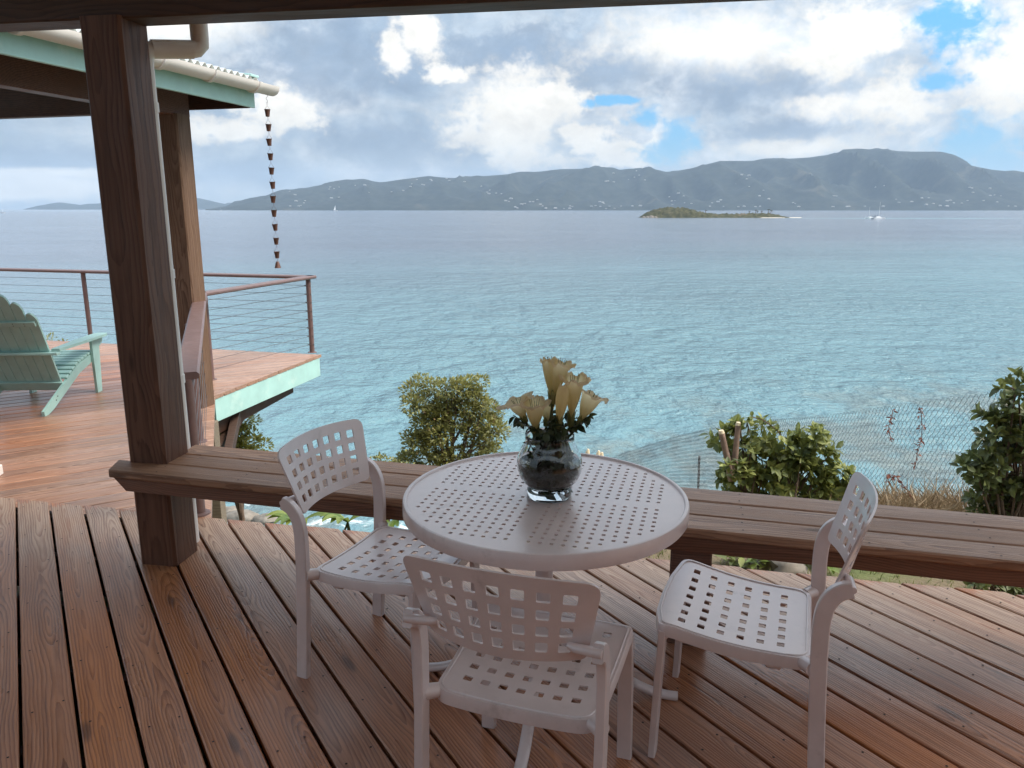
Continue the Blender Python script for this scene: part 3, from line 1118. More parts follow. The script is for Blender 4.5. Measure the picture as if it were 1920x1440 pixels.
# ================================================================== NEAR DECK
PDIR = Vector((math.sin(R(-32.3)), math.cos(R(-32.3)), 0))
QDIR = Vector((PDIR.y, -PDIR.x, 0))
EDGE0 = Vector((-1.53, 3.88, 0))
EDGE_D = Vector((math.sin(R(102.6)), math.cos(R(102.6)), 0))
EDGE_N = Vector((EDGE_D.y, -EDGE_D.x, 0)) * -1       # outward
if EDGE_N.y < 0:
    EDGE_N = -EDGE_N


def plank_mesh(name, L, w, th, skew0, skew1, material, bev=0.004):
    """board along -x from its outer end at x=0; skew: x shift per unit y of the two end cuts"""
    prof = [(-w / 2 + bev, -th), (w / 2 - bev, -th), (w / 2, -th + bev), (w / 2, -bev), (w / 2 - bev, 0), (-w / 2 + bev, 0), (-w / 2, -bev), (-w / 2, -th + bev)]
    vs = [(y * skew0, y, z) for y, z in prof] + [(-L + y * skew1, y, z) for y, z in prof]
    n = len(prof)
    fs = [(k, (k + 1) % n, n + (k + 1) % n, n + k) for k in range(n)] + [tuple(range(n))[::-1], tuple(range(n, 2 * n))]
    mb = MB()
    mb.add(vs, fs)
    return mb.mesh(name, material, 30)


def build_near_deck():
    deck = empty('deck_floor', (0, 0, 0), kind='structure', label='near deck of reddish brown stained planks laid diagonally')
    pitch, w, th = 0.1575, 0.1478, 0.036
    q0 = at_z(40, 1440, 0).dot(QDIR)
    ang = math.atan2(PDIR.y, PDIR.x)
    rnd = random.Random(11)
    screws = MB()
    for i in range(-15, 26):
        q = q0 + (i + .5) * pitch
        # intersection of the board centre line with the deck edge
        base = QDIR * q
        t = (EDGE0 - base).dot(EDGE_N) / PDIR.dot(EDGE_N)
        end = base + PDIR * t
        # skew of the end cut in board coordinates: moving along local +y
        ly = Vector((-math.sin(ang), math.cos(ang), 0))
        sk = -ly.dot(EDGE_N) / PDIR.dot(EDGE_N)
        L = 7.0
        jit = rnd.uniform(-.012, .012)
        me = plank_mesh('plank', L, w - rnd.uniform(0, .004), th, sk, 0, M['deck'])
        o = link('plank', me, deck, (end.x + PDIR.x * jit, end.y + PDIR.y * jit, rnd.uniform(-.0015, .0015)))
        o.rotation_euler = (0, 0, ang)
        # screws where boards cross the joists
        for j in range(0, 14):
            d = 0.10 + j * 0.42
            for s in (-1, 1):
                c = end - PDIR * (d + rnd.uniform(-.02, .02) + s * .012) + ly * s * .045
                if c.y < .8:
                    continue
                rr = 0.0042
                vs = [c + Vector((rr * math.cos(k * PI / 3), rr * math.sin(k * PI / 3), .0022)) for k in range(6)]
                screws.add(vs, [(0, 1, 2, 3, 4, 5)])
    screws.build('screws', M['screw'], deck, 0, kind='stuff')
    a = EDGE0 - EDGE_N * .045 - EDGE_D * 3.6
    b = EDGE0 - EDGE_N * .045 + EDGE_D * 6.0
    MB().bar((a.x, a.y, -.19), (b.x, b.y, -.19), .04, .30).build('rim_joist', M['beam'], deck)
    mb = MB()
    for j in range(0, 16):
        o0 = EDGE0 - EDGE_N * (0.08 + j * .41)
        a = o0 - EDGE_D * 3.6
        b = o0 + EDGE_D * 6.0
        mb.bar((a.x, a.y, -.14), (b.x, b.y, -.14), .04, .19)
    mb.build('joists', M['beam'], deck)


build_near_deck()

# ================================================================== LOWER DECK
E1 = Vector((math.sin(R(105)), math.cos(R(105)), 0))
E2 = Vector((math.sin(R(15)), math.cos(R(15)), 0))
Z2 = -0.20
LA, LB, LC = Vector((-2.45, 9.71, 0)), Vector((-2.96, 7.49, 0)), Vector((-2.38, 5.91, 0))


def build_lower_deck():
    deck = empty('lower_deck', (-4.5, 7, Z2), kind='structure', label='lower deck of reddish planks with mint fascia beyond the post')
    inv = Vector((4.5, -7, 0))
    nearL = EDGE0 - EDGE_N * .05
    poly = [LA, LB, LC, LC + (LC - LB).normalized() * 2.35, nearL + EDGE_D * -.3, nearL + EDGE_D * -9.0, Vector((-11.5, 6.5, 0)), LA - E1 * 9.0]
    d = Vector((math.sin(R(57.5)), math.cos(R(57.5)), 0))
    n = Vector((-d.y, d.x, 0))
    ang = math.atan2(d.y, d.x)
    pitch, w, th = 0.152, 0.140, 0.036
    rnd = random.Random(3)
    qs = [p.dot(n) for p in poly]
    q = min(qs) + .02
    while q < max(qs):
        hits = []
        for i in range(len(poly)):
            a, b = poly[i], poly[(i + 1) % len(poly)]
            qa, qb = a.dot(n) - q, b.dot(n) - q
            if qa * qb < 0:
                p = a.lerp(b, qa / (qa - qb))
                ed = (b - a).normalized()
                hits.append((p.dot(d), p, ed))
        hits.sort(key=lambda h: h[0])
        if len(hits) >= 2:
            (t0, p0, e0), (t1, p1, e1) = hits[0], hits[-1]
            if len(hits) > 2:
                (t0, p0, e0), (t1, p1, e1) = hits[-2], hits[-1]
                if t1 - t0 < 1:
                    (t0, p0, e0), (t1, p1, e1) = hits[0], hits[1]
            L = t1 - t0
            if L > .15:
                def skew(e):
                    dn = e.dot(n)
                    return max(-3, min(3, e.dot(d) / dn)) if abs(dn) > .15 else 0
                me = plank_mesh('plank', L, w, th, skew(e1), skew(e0), M['deck2'])
                o = link('plank', me, deck, (p1.x + inv.x, p1.y + inv.y, rnd.uniform(-.001, .001)))
                o.rotation_euler = (0, 0, ang)
        q += pitch
    # fascia along the open edge
    out = E1 * .012

    def P(v, z):
        return (v.x + inv.x, v.y + inv.y, z)
    mb = MB()
    a, b = LB - E1 * .02, LA - E1 * .02 - E2 * .01
    mb.bar(P(a, -.155), P(b, -.155), .03, .235)
    mb.build('fascia_board', M['teal'], deck)
    a, b = LA - E2 * .03 - E1 * .05, LA - E1 * 8.9 - E2 * .03
    MB().bar(P(a, -.155), P(b, -.155), .03, .235).build('fascia_board', M['teal'], deck)
    a, b = LB + Vector((.0, -.03, 0)), LC + (LC - LB).normalized() * 2.0
    MB().bar(P(a, -.125) if False else P(a - Vector((.03, 0, 0)), -.125), P(b - Vector((.03, 0, 0)), -.125), .03, .17).build('rim_joist', M['post'], deck)
    MB().bar(P(LB + Vector((-.12, .1, 0)), -.36), P(LA - E1 * .3 - E2 * .25, -.36), .07, .19).build('girder', M['beam'], deck)
    # knee braces and posts that carry it
    f = LB + Vector((.02, -.25, 0))
    for k, (sx, top) in enumerate(((-.10, .85), (.12, .55))):
        a0 = f + E1 * sx
        b0 = LB + E2 * top + E1 * (-.22 + sx * .5)
        MB().bar(P(a0, -.72), P(b0, -.36), .08, .12).build('knee_brace', M['beam'], deck)
    MB().bar(P(f, -.2), P(f, -5.5), .13, .13).build('support_post', M['grey_wood'], deck)
    g = LC + Vector((.35, -1.2, 0))
    MB().bar(P(g, -.2), P(g, -4.5), .13, .13).build('support_post', M['grey_wood'], deck)
    g = LC + Vector((.62, -1.25, 0))
    MB().bar(P(g, -.35), P(g, -4.5), .06, .09).build('support_post', M['post'], deck)


build_lower_deck()


# ================================================================== RAILING
def build_railing():
    t = empty('cable_railing', (-2.59, 9.87, Z2), label='brown cable railing with round posts round the lower deck', cat='railing')
    o = Vector((-2.59, 9.87, Z2))
    A = Vector((-2.59, 9.87, 0))
    A0 = at_z(587, 516, .79)
    A0.z = 0
    B0 = Vector((-3.09, 7.66, 0))
    B1 = at_z(397, 712, Z2)
    B1.z = 0
    C = Vector((-1.70, 3.95, 0))
    Lf = A - E1 * 7.5
    zt = .79

    def P(v, z):
        return Vector((v.x, v.y, z)) - o
    # cap rails
    flat = rect_prof(.062, .02, .012)

    def cap(a, b, zA=zt, zB=zt):
        d = (b - a).normalized()
        MB().strip([P(a, zA - .02), P(b, zB - .02)], flat, Vector((-d.y, d.x, 0))).build('top_rail', M['rail'], t)
    Ae = A + E1 * .06 + E2 * .02
    cap(Ae, Lf + E2 * .02)
    cap(A + E2 * .075 + E1 * .02, Vector((-3.17, 7.85, 0)))
    cap(Vector((-3.19, 7.93, 0)), C + (C - B0).normalized() * .02)
    # posts
    posts = [(A, Z2), (B1, Z2), (B0, Z2), (Vector((-2.498, 5.937, 0)), Z2), (at_z(360, 845, Z2), Z2), (C, 0.0)]
    for k in range(1, 4):
        posts.append((A - E1 * (1.9 * k), Z2))
    g2 = at_z(187, 620, Z2)
    posts[6] = (A - E1 * 3.46, Z2)
    posts = posts[:7]
    posts.append((A - E1 * 1.73, Z2))
    posts.append((A - E1 * 5.2, Z2))
    del posts[4]
    for p, z in posts:
        mb = MB()
        mb.tube([P(p, z), P(p, zt - .04)], .031, 12)
        mb.build('rail_post', M['rail'], t)
        MB().lathe([(.001, .012), (.034, .011), (.055, .008), (.057, 0)], 16, P(p, z)).build('base_flange', M['rail'], t)
    # cables
    for k in range(1, 9):
        z = Z2 + .108 * k
        for a, b in ((A, Lf), (A, B1), (B0, C)):
            if b is C and z < .03:
                b = B0.lerp(C, .75)
            mb = MB()
            mb.tube([P(a, z), P(b, z)], .0026, 5)
            mb.build('cable', M['steel'], t, 60)
    mb = MB()
    for k in range(1, 9):
        z = Z2 + .108 * k
        for p, d in ((A, (B1 - A).normalized()), (A, -E1)):
            mb.tube([P(p + d * .02, z), P(p + d * .055, z)], .0065, 6)
        mb.tube([P(A + E1 * .022 - E2 * .01, z), P(A + E1 * .034 - E2 * .01, z)], .009, 6)
    mb.build('cable_fittings', M['steel'], t, kind='stuff')


build_railing()


# ================================================================== PORCH POST, BEAM, ROOF
def build_porch():
    PF = Vector((-1.557, 3.308, 0))                       # front right corner of the post
    yaw = R(9.5)
    ex = Vector((math.cos(yaw), -math.sin(yaw), 0))       # to the right along the house front
    ey = Vector((math.sin(yaw), math.cos(yaw), 0))        # outward
    W, D_ = .182, .19
    c = PF - ex * W / 2 + ey * D_ / 2
    post = empty('porch_post', (c.x, c.y, 0), -yaw, label='thick dark brown square timber post rising through the bench', cat='post')
    mb = MB()
    pr = rect_prof(W / 2, D_ / 2, .012)
    L = 2.37
    vs = [(0 + z, a, b) for z in (0, L) for a, b in pr]
    n = 8
    fs = [(k, (k + 1) % n, n + (k + 1) % n, n + k) for k in range(n)] + [tuple(range(n))[::-1], tuple(range(n, 2 * n))]
    mb.add(vs, fs)
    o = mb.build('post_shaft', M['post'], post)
    # local x (grain) is up: rotate so x->z, y->x, z->y
    o.rotation_euler = Matrix(((0, 1, 0), (0, 0, 1), (1, 0, 0))).to_euler()
    roof = empty('porch_roof', (c.x, c.y, 2.36), -yaw, label='dark timber porch roof beam with unseen pale ceiling overhead', cat='roof')
    mb = MB()
    mb.box((0, 0, 0), (7.8, .15, .30), .006)
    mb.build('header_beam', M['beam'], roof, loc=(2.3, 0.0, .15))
    # ceiling boards on rafters, pitched up towards the house; unseen, pale to bounce light
    for i in range(27):
        y = .40 - i * .19
        mb = MB()
        mb.box((0, 0, 0), (7.8, .185, .02), .003)
        b = mb.build('ceiling_board', M['ceiling'], roof, loc=(2.3, y, .50 - y * .18))
        b.rotation_euler = (R(-10), 0, 0)
    for i in range(7):
        x = -1.5 + i * 1.16
        MB().bar((x, .42, .33), (x, -4.7, 1.24), .05, .12).build('rafter', M['beam'], roof)
    MB().box((2.3, .50, .36), (7.8, .03, .2), .004).build('fascia_board', M['teal'], roof)
    # house wall behind
    wall = empty('unseen_house_wall', (2, -3.6, 0), -yaw, label='unseen brown house wall added behind the porch for its shade', cat='wall')
    MB().box((0, 0, 1.5), (14, .2, 4.4), .01).build('wall_panel', M['wall'], wall)
    # downpipe
    dp = empty('downpipe', (c.x, c.y, 0), 0, label='white plastic downpipe bending behind the porch post', cat='pipe')
    o0 = Vector((c.x, c.y, 0))
    vx = c + ey * (D_ / 2 + .042) + ex * (W / 2 - .062)
    j1 = at_y(296, 92, vx.y)
    j1 = Vector((vx.x, vx.y, j1.z))
    j2 = at_y(376, 93, vx.y + .14)
    top = Vector((j2.x, j2.y, 2.75))

    def Q(p):
        return Vector(p) - o0
    d = (j2 - j1).normalized()
    pts = [Vector((vx.x, vx.y, .02)), Vector((vx.x, vx.y, j1.z - .06)), j1 + Vector((0, 0, -.03)) + d * .004, j1 + d * .018 + Vector((0, 0, -.008)), j1 + d * .05]
    MB().tube([Q(p) for p in pts], .037, 16).build('lower_pipe', M['pvc'], dp, 60)
    MB().tube([Q(j1 + d * .035), Q(j2 - d * .035)], .0395, 16).build('cross_pipe', M['pvc'], dp, 60)
    pts = [j2 - d * .05, j2 - d * .018 + Vector((0, 0, .004)), j2 + Vector((0, 0, .02)), j2 + Vector((0, 0, .05)), top]
    MB().tube([Q(p) for p in pts], .0385, 16).build('upper_pipe', M['pvc'], dp, 60)
    for z in (.35, .82, 1.31, 2.03):
        MB().tube([Q((vx.x, vx.y, z)), Q((vx.x, vx.y, z + .04))], .041, 16).build('pipe_collar', M['pvc'], dp, 60)


build_porch()


# ================================================================== BENCH
def build_bench():
    zt = .50
    d = Vector((math.sin(R(104.8)), math.cos(R(104.8)), 0))      # along, to the right
    n = Vector((-d.y, d.x, 0))                                   # outward
    FL = at_z(192, 880, zt)                                      # front left corner
    bench = empty('deck_bench', (FL.x, FL.y, 0), math.atan2(d.y, d.x), label='long weathered brown plank bench along the deck edge', cat='bench')
    rnd = random.Random(4)
    w, gap = .138, .006
    # three rows; the middle and rear rows start behind the post
    c = at_z(306, 871, zt) - FL
    px0 = c.dot(d)
    rows = [(0.0, [(-.0, 1.55), (1.553, 3.9), (3.903, 6.4)]), (1, [(px0 - .02, 2.35), (2.353, 6.4)]), (2, [(px0 - .05, 2.0), (2.003, 4.6), (4.603, 6.4)])]
    for r, segs in rows:
        y = w / 2 + r * (w + gap)
        for a, b in segs:
            L = b - a
            me = plank_mesh('plank', L, w, .036, 0, (-.45 if (r == 0 and a == 0) else 0), M['bench'], .006)
            # plank_mesh runs along -x from the end
            o = link('plank', me, bench, (b, y, zt + rnd.uniform(-.001, .001)))
    o = MB()
    # front fascia with the raked end
    vs = []
    for y in (.018, .056):
        vs += [(.035, y, zt - .038), (6.4, y, zt - .038), (6.4, y, .402), (.095, y, .402)]
    o.add(vs, [(0, 3, 2, 1), (4, 5, 6, 7), (0, 1, 5, 4), (1, 2, 6, 5), (2, 3, 7, 6), (3, 0, 4, 7)])
    o.build('front_board', M['bench_dark'], bench, 0)
    MB().box((3.4, .40, zt - .085), (5.6, .036, .09)).build('rear_board', M['bench_dark'], bench)
    # legs: blocks under the planks
    lx = (at_z(1300, 1175, 0) - FL).dot(d)
    LR = at_y(1298, 1000, 2.62)
    lx = (LR - FL).dot(d)
    for x in (lx, lx + 1.75):
        MB().box((x, .14, .20), (.15, .17, .40), .006).build('leg', M['bench_dark'], bench)
        MB().box((x, .25, .44), (.09, .30, .045), .004).build('cross_block', M['bench_dark'], bench)
    mb = MB()
    for x in [.25 + .41 * i for i in range(15)]:
        for y in (.03, .10, .18, .25, .32, .395):
            if (y > .14 and x < .6):
                continue
            q = Vector((x + rnd.uniform(-.01, .01), y, zt + .002))
            mb.add([q + Vector((.004 * math.cos(k * PI / 3), .004 * math.sin(k * PI / 3), 0)) for k in range(6)], [(0, 1, 2, 3, 4, 5)])
    mb.build('screws', M['screw'], bench, 0, kind='stuff')


M['bench_dark'] = wood('bench_front_wood', ((0.075, 0.036, 0.024), (0.175, 0.088, 0.058), (0.23, 0.12, 0.082)), (0.4, 0.6), 90, bump=0.4, tone=0.1)
build_bench()


# ================================================================== PAVILION ROOF ON THE LOWER DECK
def build_pavilion():
    D = Vector((-2.33, 7.4, 2.51))
    pv = empty('deck_pavilion', (-2.95, 7.1, Z2), label='open pavilion with mint eave, white gutter and corrugated roof on the lower deck', cat='pavilion')
    o0 = Vector((-2.95, 7.1, Z2))

    def P(v, z=None):
        v = Vector(v)
        return (v if z is None else Vector((v.x, v.y, z))) - o0
    # post
    mb = MB()
    pr = rect_prof(.095, .095, .012)
    L = 2.62
    vs = [(z, a, b) for z in (0, L) for a, b in pr]
    fs = [(k, (k + 1) % 8, 8 + (k + 1) % 8, 8 + k) for k in range(8)] + [tuple(range(8))[::-1], tuple(range(8, 16))]
    mb.add(vs, fs)
    o = mb.build('post_shaft', M['post_weathered'], pv)
    o.rotation_euler = (Matrix.Rotation(R(-15), 3, 'Z') @ Matrix(((0, 1, 0), (0, 0, 1), (1, 0, 0)))).to_euler()
    back = -E2
    c = Vector((-2.95, 7.1, 0))
    # beam over the post, running along the eave
    a, b = c + E2 * .13, c + back * 6.5
    MB().bar(P(a, 2.53), P(b, 2.53), .13, .24).build('eave_beam', M['post'], pv)
    a, b = c + E2 * .02 - E1 * .05, c - E1 * 6
    MB().bar(P(a, 2.60), P(b, 2.60), .10, .32).build('cross_beam', M['beam'], pv)
    a, b = c + E2 * -.45 - E1 * .3, c + back * 6.5 - E1 * .3
    MB().bar(P(a, 2.50), P(b, 2.50), .045, .03).build('trim_strip', M['post'], pv)
    # eave fascia
    Df = D - E1 * .015
    MB().bar(P(Df, 2.61), P(Df + back * 7, 2.61), .03, .20).build('fascia_board', M['teal'], pv)
    Dg = D - E2 * .016
    MB().bar(P(Dg - E1 * .05, 2.605), P(Dg - E1 * 6.5, 2.605), .03, .19).build('end_board', M['beam'], pv)
    # roof deck underside
    sl = math.tan(R(6))
    mb = MB()
    for i in range(18):
        q0 = D - E1 * (.03 + i * .36)
        q1 = D - E1 * (.03 + (i + 1) * .36 - .006)
        z0, z1 = 2.715 + (.03 + i * .36) * sl, 2.715 + (.03 + (i + 1) * .36) * sl
        e = back * 7
        mb.add([P(q0, z0), P(q1, z1), P(q1 + e, z1), P(q0 + e, z0), P(q0, z0 + .015), P(q1, z1 + .015), P(q1 + e, z1 + .015), P(q0 + e, z0 + .015)],
               [(0, 1, 2, 3), (7, 6, 5, 4), (0, 4, 5, 1), (3, 2, 6, 7), (0, 3, 7, 4), (1, 5, 6, 2)])
    mb.build('roof_boards', M['beam'], pv, 0)
    # corrugated sheet
    per, amp = .09, .016
    N = int(7 / per * 8)
    vs, fs = [], []
    for i in range(N + 1):
        s = -.02 + i * per / 8
        z = amp * math.sin(2 * PI * s / per)
        e = D + back * s + E2 * .0
        for u in (-.04, 5.8):
            q = e - E1 * u
            vs.append(P(q, 2.762 + u * sl + z))
    for i in range(N):
        fs.append((2 * i, 2 * i + 1, 2 * i + 3, 2 * i + 2))
    n = len(vs)
    vs2 = [v + Vector((0, 0, -.003)) for v in vs]
    f2 = [tuple(k + n for k in f[::-1]) for f in fs]
    rim = [(2 * i, 2 * i + 2, 2 * i + 2 + n, 2 * i + n) for i in range(N)]
    mb = MB()
    mb.add(vs + vs2, fs + f2 + rim)
    mb.build('roof_sheet', M['roof'], pv, 60, fix=False)
    q = D + E2 * .0
    MB().bar(P(q + E1 * .05 - E2 * .05, 2.775), P(q - E1 * 5.5 - E2 * .05, 2.775 + 5.5 * sl), .13, .02).build('barge_trim', M['teal'], pv)
    # gutter: half round trough
    gc = D + E1 * .088
    zc = 2.705
    r = .078
    prof = []
    for k in range(13):
        a = PI + PI * k / 12
        prof.append((math.cos(a), math.sin(a)))
    gut = empty_child(pv, 'gutter')
    vs, fs = [], []
    ends = [gc + E2 * .16, gc + back * 7]
    for e in ends:
        for rr in (r, r - .005):
            for cx, cz in prof:
                vs.append(P(e + E1 * cx * rr, zc + cz * rr))
    for k in range(12):
        fs += [(k, k + 1, 26 + k + 1, 26 + k), (13 + k, 26 + 13 + k, 26 + 13 + k + 1, 13 + k + 1)]
    fs += [(0, 26, 39, 13), (12, 25, 51, 38)]
    fs.append(tuple(range(13)))
    mb = MB()
    mb.add(vs, fs)
    mb.build('gutter', M['pvc'], pv, 40)
    g = pv.children[-1]
    for s in (.33, .95, 1.55, 2.15, 2.75, 3.35):
        e = gc - E2 * (s - .18)
        mb = MB()
        vs, fs = [], []
        for dd in (-.02, .02):
            for rr in (r + .012, r - .0):
                for cx, cz in prof:
                    vs.append(P(e + E2 * dd + E1 * cx * rr, zc + cz * rr))
        for k in range(12):
            fs += [(k, k + 1, 26 + k + 1, 26 + k), (k, 13 + k, 13 + k + 1, k + 1), (26 + k, 26 + k + 1, 39 + k + 1, 39 + k)]
        mb.add(vs, fs)
        mb.box(P(e - E1 * .045, zc - .045), (.05, .035, .03), .004)
        mb.build('gutter_bracket', M['pvc'], g, 40)
    return D, gc


def empty_child(*a):
    return None


PD, PG = build_pavilion()


# ---- rain chain
def build_rain_chain():
    top = PG + E2 * .055
    zb = at_y(516, 500, top.y).z
    rc = empty('rain_chain', (top.x, top.y, zb), label='copper brown rain chain of little cups hanging from the white gutter', cat='rain chain')
    ztop = 2.615 - zb
    n = 11
    z_first = at_y(488, 212, top.y).z - zb
    z_last = at_y(515, 478, top.y).z - zb
    cup = MB()
    r1, r2, h = .0265, .017, .062
    cup.lathe([(.002, -h / 2), (r2, -h / 2), (r1 * .93, h * .35), (r1, h * .42), (r1 * 1.09, h / 2), (r1 * 1.0, h / 2), (r1 * .86, h * .35), (r2 * .9, -h / 2 + .004), (.002, -h / 2 + .004)], 14)
    me = cup.mesh('cup', M['copper'], 40)
    zs = [z_first + (z_last - z_first) * k / (n - 1) for k in range(n)]
    for i, z in enumerate(zs):
        o = link('cup', me, rc, (random.uniform(-.003, .003), 0, z))
        o.rotation_euler = (random.uniform(-.06, .06), random.uniform(-.06, .06), random.uniform(0, 6))
        zu = zs[i - 1] - h / 2 if i else ztop - .06
        w = .0016
        mb = MB()
        mb.tube([(-r1, 0, z + h * .45), (0, 0, zu - .022), (r1, 0, z + h * .45)], w, 5)
        mb.tube([(0, 0, zu - .024), (0, 0, zu + .01)], w, 5)
        mb.build('link', M['copper'], rc, 60)
    mb = MB()
    mb.tube([(0, 0, ztop - .06), (.008, 0, ztop - .04), (-.006, 0, ztop - .02), (.01, 0, ztop), (.012, 0, ztop + .02)], .0018, 5)
    mb.build('hook', M['steel'], rc, 60)
    b = MB()
    b.lathe([(.004, .05), (.012, .048), (.02, .03), (.027, .0), (.031, -.012), (.026, -.012), (.018, .025), (.004, .044)], 14)
    o = b.build('bell', M['copper'], rc, 40)
    o.location = (0, 0, 0)
    MB().tube([(0, 0, .05), (0, 0, zs[-1] - h / 2)], .0016, 5).build('link', M['copper'], rc, 60)


build_rain_chain()


# ================================================================== ADIRONDACK CHAIR
def build_adirondack():
    X0 = -4.52
    t = empty('adirondack_chair', (X0, 7.25, Z2), R(2), label='mint green slatted adirondack chair facing the sea', cat='chair')
    m = M['teal2']
    # right/left stringers: y forward
    def side(sx):
        mb = MB()
        pts = [(-.56, .0), (-.50, .0), (-.40, .03), (.12, .26), (.42, .33), (.44, .37), (.43, .40), (.40, .405), (.10, .345), (-.565, .045)]
        a, b = sx * .30 - .0125, sx * .30 + .0125
        vs = [(a, y, z) for y, z in pts] + [(b, y, z) for y, z in pts]
        n = len(pts)
        fs = [tuple(range(n)), tuple(range(n, 2 * n))[::-1]] + [(k, n + k, n + (k + 1) % n, (k + 1) % n) for k in range(n)]
        mb.add(vs, fs)
        mb.build('side_rail', m, t, 20)
    for sx in (-1, 1):
        side(sx)
        mb = MB()
        x = sx * .328
        pts = [(.36, 0), (.45, 0), (.50, .545), (.35, .545)]
        vs = [(x - .0125, y, z) for y, z in pts] + [(x + .0125, y, z) for y, z in pts]
        mb.add(vs, [(0, 1, 2, 3), (7, 6, 5, 4), (0, 4, 5, 1), (1, 5, 6, 2), (2, 6, 7, 3), (3, 7, 4, 0)])
        mb.build('front_leg', m, t, 20)
        # bracket under the arm
        mb = MB()
        pts = [(.50, .545), (.50, .46)] + [(.50 + .10 * math.sin(k * PI / 12), .545 - .085 * math.cos(k * PI / 12)) for k in range(1, 7)]
        n = len(pts)
        vs = [(x - .012, y, z) for y, z in pts] + [(x + .012, y, z) for y, z in pts]
        vs = [(q[0] + sx * .0, q[1] - .02, q[2]) for q in vs]
        mb.add(vs, [tuple(range(n)), tuple(range(n, 2 * n))[::-1]] + [(k, n + k, n + (k + 1) % n, (k + 1) % n) for k in range(n)])
        mb.build('arm_bracket', m, t, 20)
        # arm: wide in front, narrow behind
        out = [(sx * .30, -.30), (sx * .375, -.30), (sx * .40, .1), (sx * .41, .52), (sx * .395, .57), (sx * .30, .57), (sx * .275, .52), (sx * .275, .15)]
        n = len(out)
        vs = [(a, b, .546 + (b + .3) * .012) for a, b in out] + [(a, b, .571 + (b + .3) * .012) for a, b in out]
        mb = MB()
        mb.add(vs, [tuple(range(n)), tuple(range(n, 2 * n))[::-1]] + [(k, n + k, n + (k + 1) % n, (k + 1) % n) for k in range(n)])
        mb.build('arm', m, t, 20)
    # seat slats following the stringers' top
    for k in range(9):
        y = -.10 + k * .062
        z = interp([(-.2, .21), (.10, .347), (.40, .407), (.45, .40)], y) + .012
        o = MB().box((0, 0, 0), (.62, .052, .022), .004).build('seat_slat', m, t, loc=(0, y, z))
        o.rotation_euler = (R(22 if y < .1 else 11), 0, 0)
    # fan back of seven slats leaning back
    lean = R(26)
    up = Vector((0, -math.sin(lean), math.cos(lean)))
    nrm = Vector((0, math.cos(lean), math.sin(lean)))
    base = Vector((0, -.14, .185))
    tops = [.82, .93, 1.01, 1.05, 1.01, .93, .82]
    for k in range(7):
        a = k - 3
        w0, w1 = .080, .089
        x0, x1 = a * w0, a * w1
        L = tops[k]
        pr = []
        g = .0025
        pr.append((x0 - w0 / 2 + g, 0))
        pr.append((x0 + w0 / 2 - g, 0))
        cap = .06
        hw = w1 / 2 - g
        sl_ = tops[k]
        for j in range(9):
            th = PI * j / 8
            # rounded, dropping to the outer side
            tilt = -abs(a) * .010
            yy = L - cap + cap * math.sin(th)
            xx = x1 + hw * math.cos(th)
            yy -= (xx - x1) * (1 if a > 0 else -1 if a < 0 else 0) * .45
            pr.append((xx, yy))
        n = len(pr)
        th_ = .010
        vs = [base + Vector((1, 0, 0)) * u + up * v + nrm * s for s in (-th_, th_) for u, v in pr]
        mb = MB()
        mb.add(vs, [tuple(range(n)), tuple(range(n, 2 * n))[::-1]] + [(q, n + q, n + (q + 1) % n, (q + 1) % n) for q in range(n)])
        mb.build('back_slat', m, t, 25)
    bk = -nrm * .022

    def cross(v, hw, w, h, nm):
        c = base + up * v + bk
        MB().bar(c - Vector((hw, 0, 0)), c + Vector((hw, 0, 0)), w, h, .003, up).build(nm, m, t)
    cross(.72, .29, .022, .05, 'back_batten')
    cross(.02, .30, .022, .09, 'back_batten')
    c = base + up * .40 + bk * 1.0
    MB().box(c + Vector((0, -.02, .0)), (.78, .06, .024), .003).build('arm_rail', m, t)
    mb = MB()
    for x in (-.2, -.1, .1, .2):
        for v in (.71, .73):
            c = base + up * v + bk * 1.55 + Vector((x, 0, 0))
            mb.tube([c, c - nrm * .002], .004, 6)
    for y, z in ((-.35, .10), (-.32, .13)):
        mb.tube([(.3125, y, z), (.315, y, z)], .006, 6)
    mb.build('screws', M['screw'], t, kind='stuff')


build_adirondack()
# white post foot at the left edge of the lower deck
p = at_z(-6, 893, Z2)
wp = empty('white_post', (p.x, p.y, Z2), R(10), label='white painted post foot at the left edge of the lower deck', cat='post')
MB().box((-.03, 0, .28), (.08, .08, .56), .006).build('post_shaft', M['pvc'], wp)
MB().box((-.03, .0, .035), (.105, .105, .07), .004).build('post_base', M['pvc'], wp)


# ================================================================== TABLE
TC = Vector((.1084, 2.4032, 0))
TZ = .70
TH = R(15)


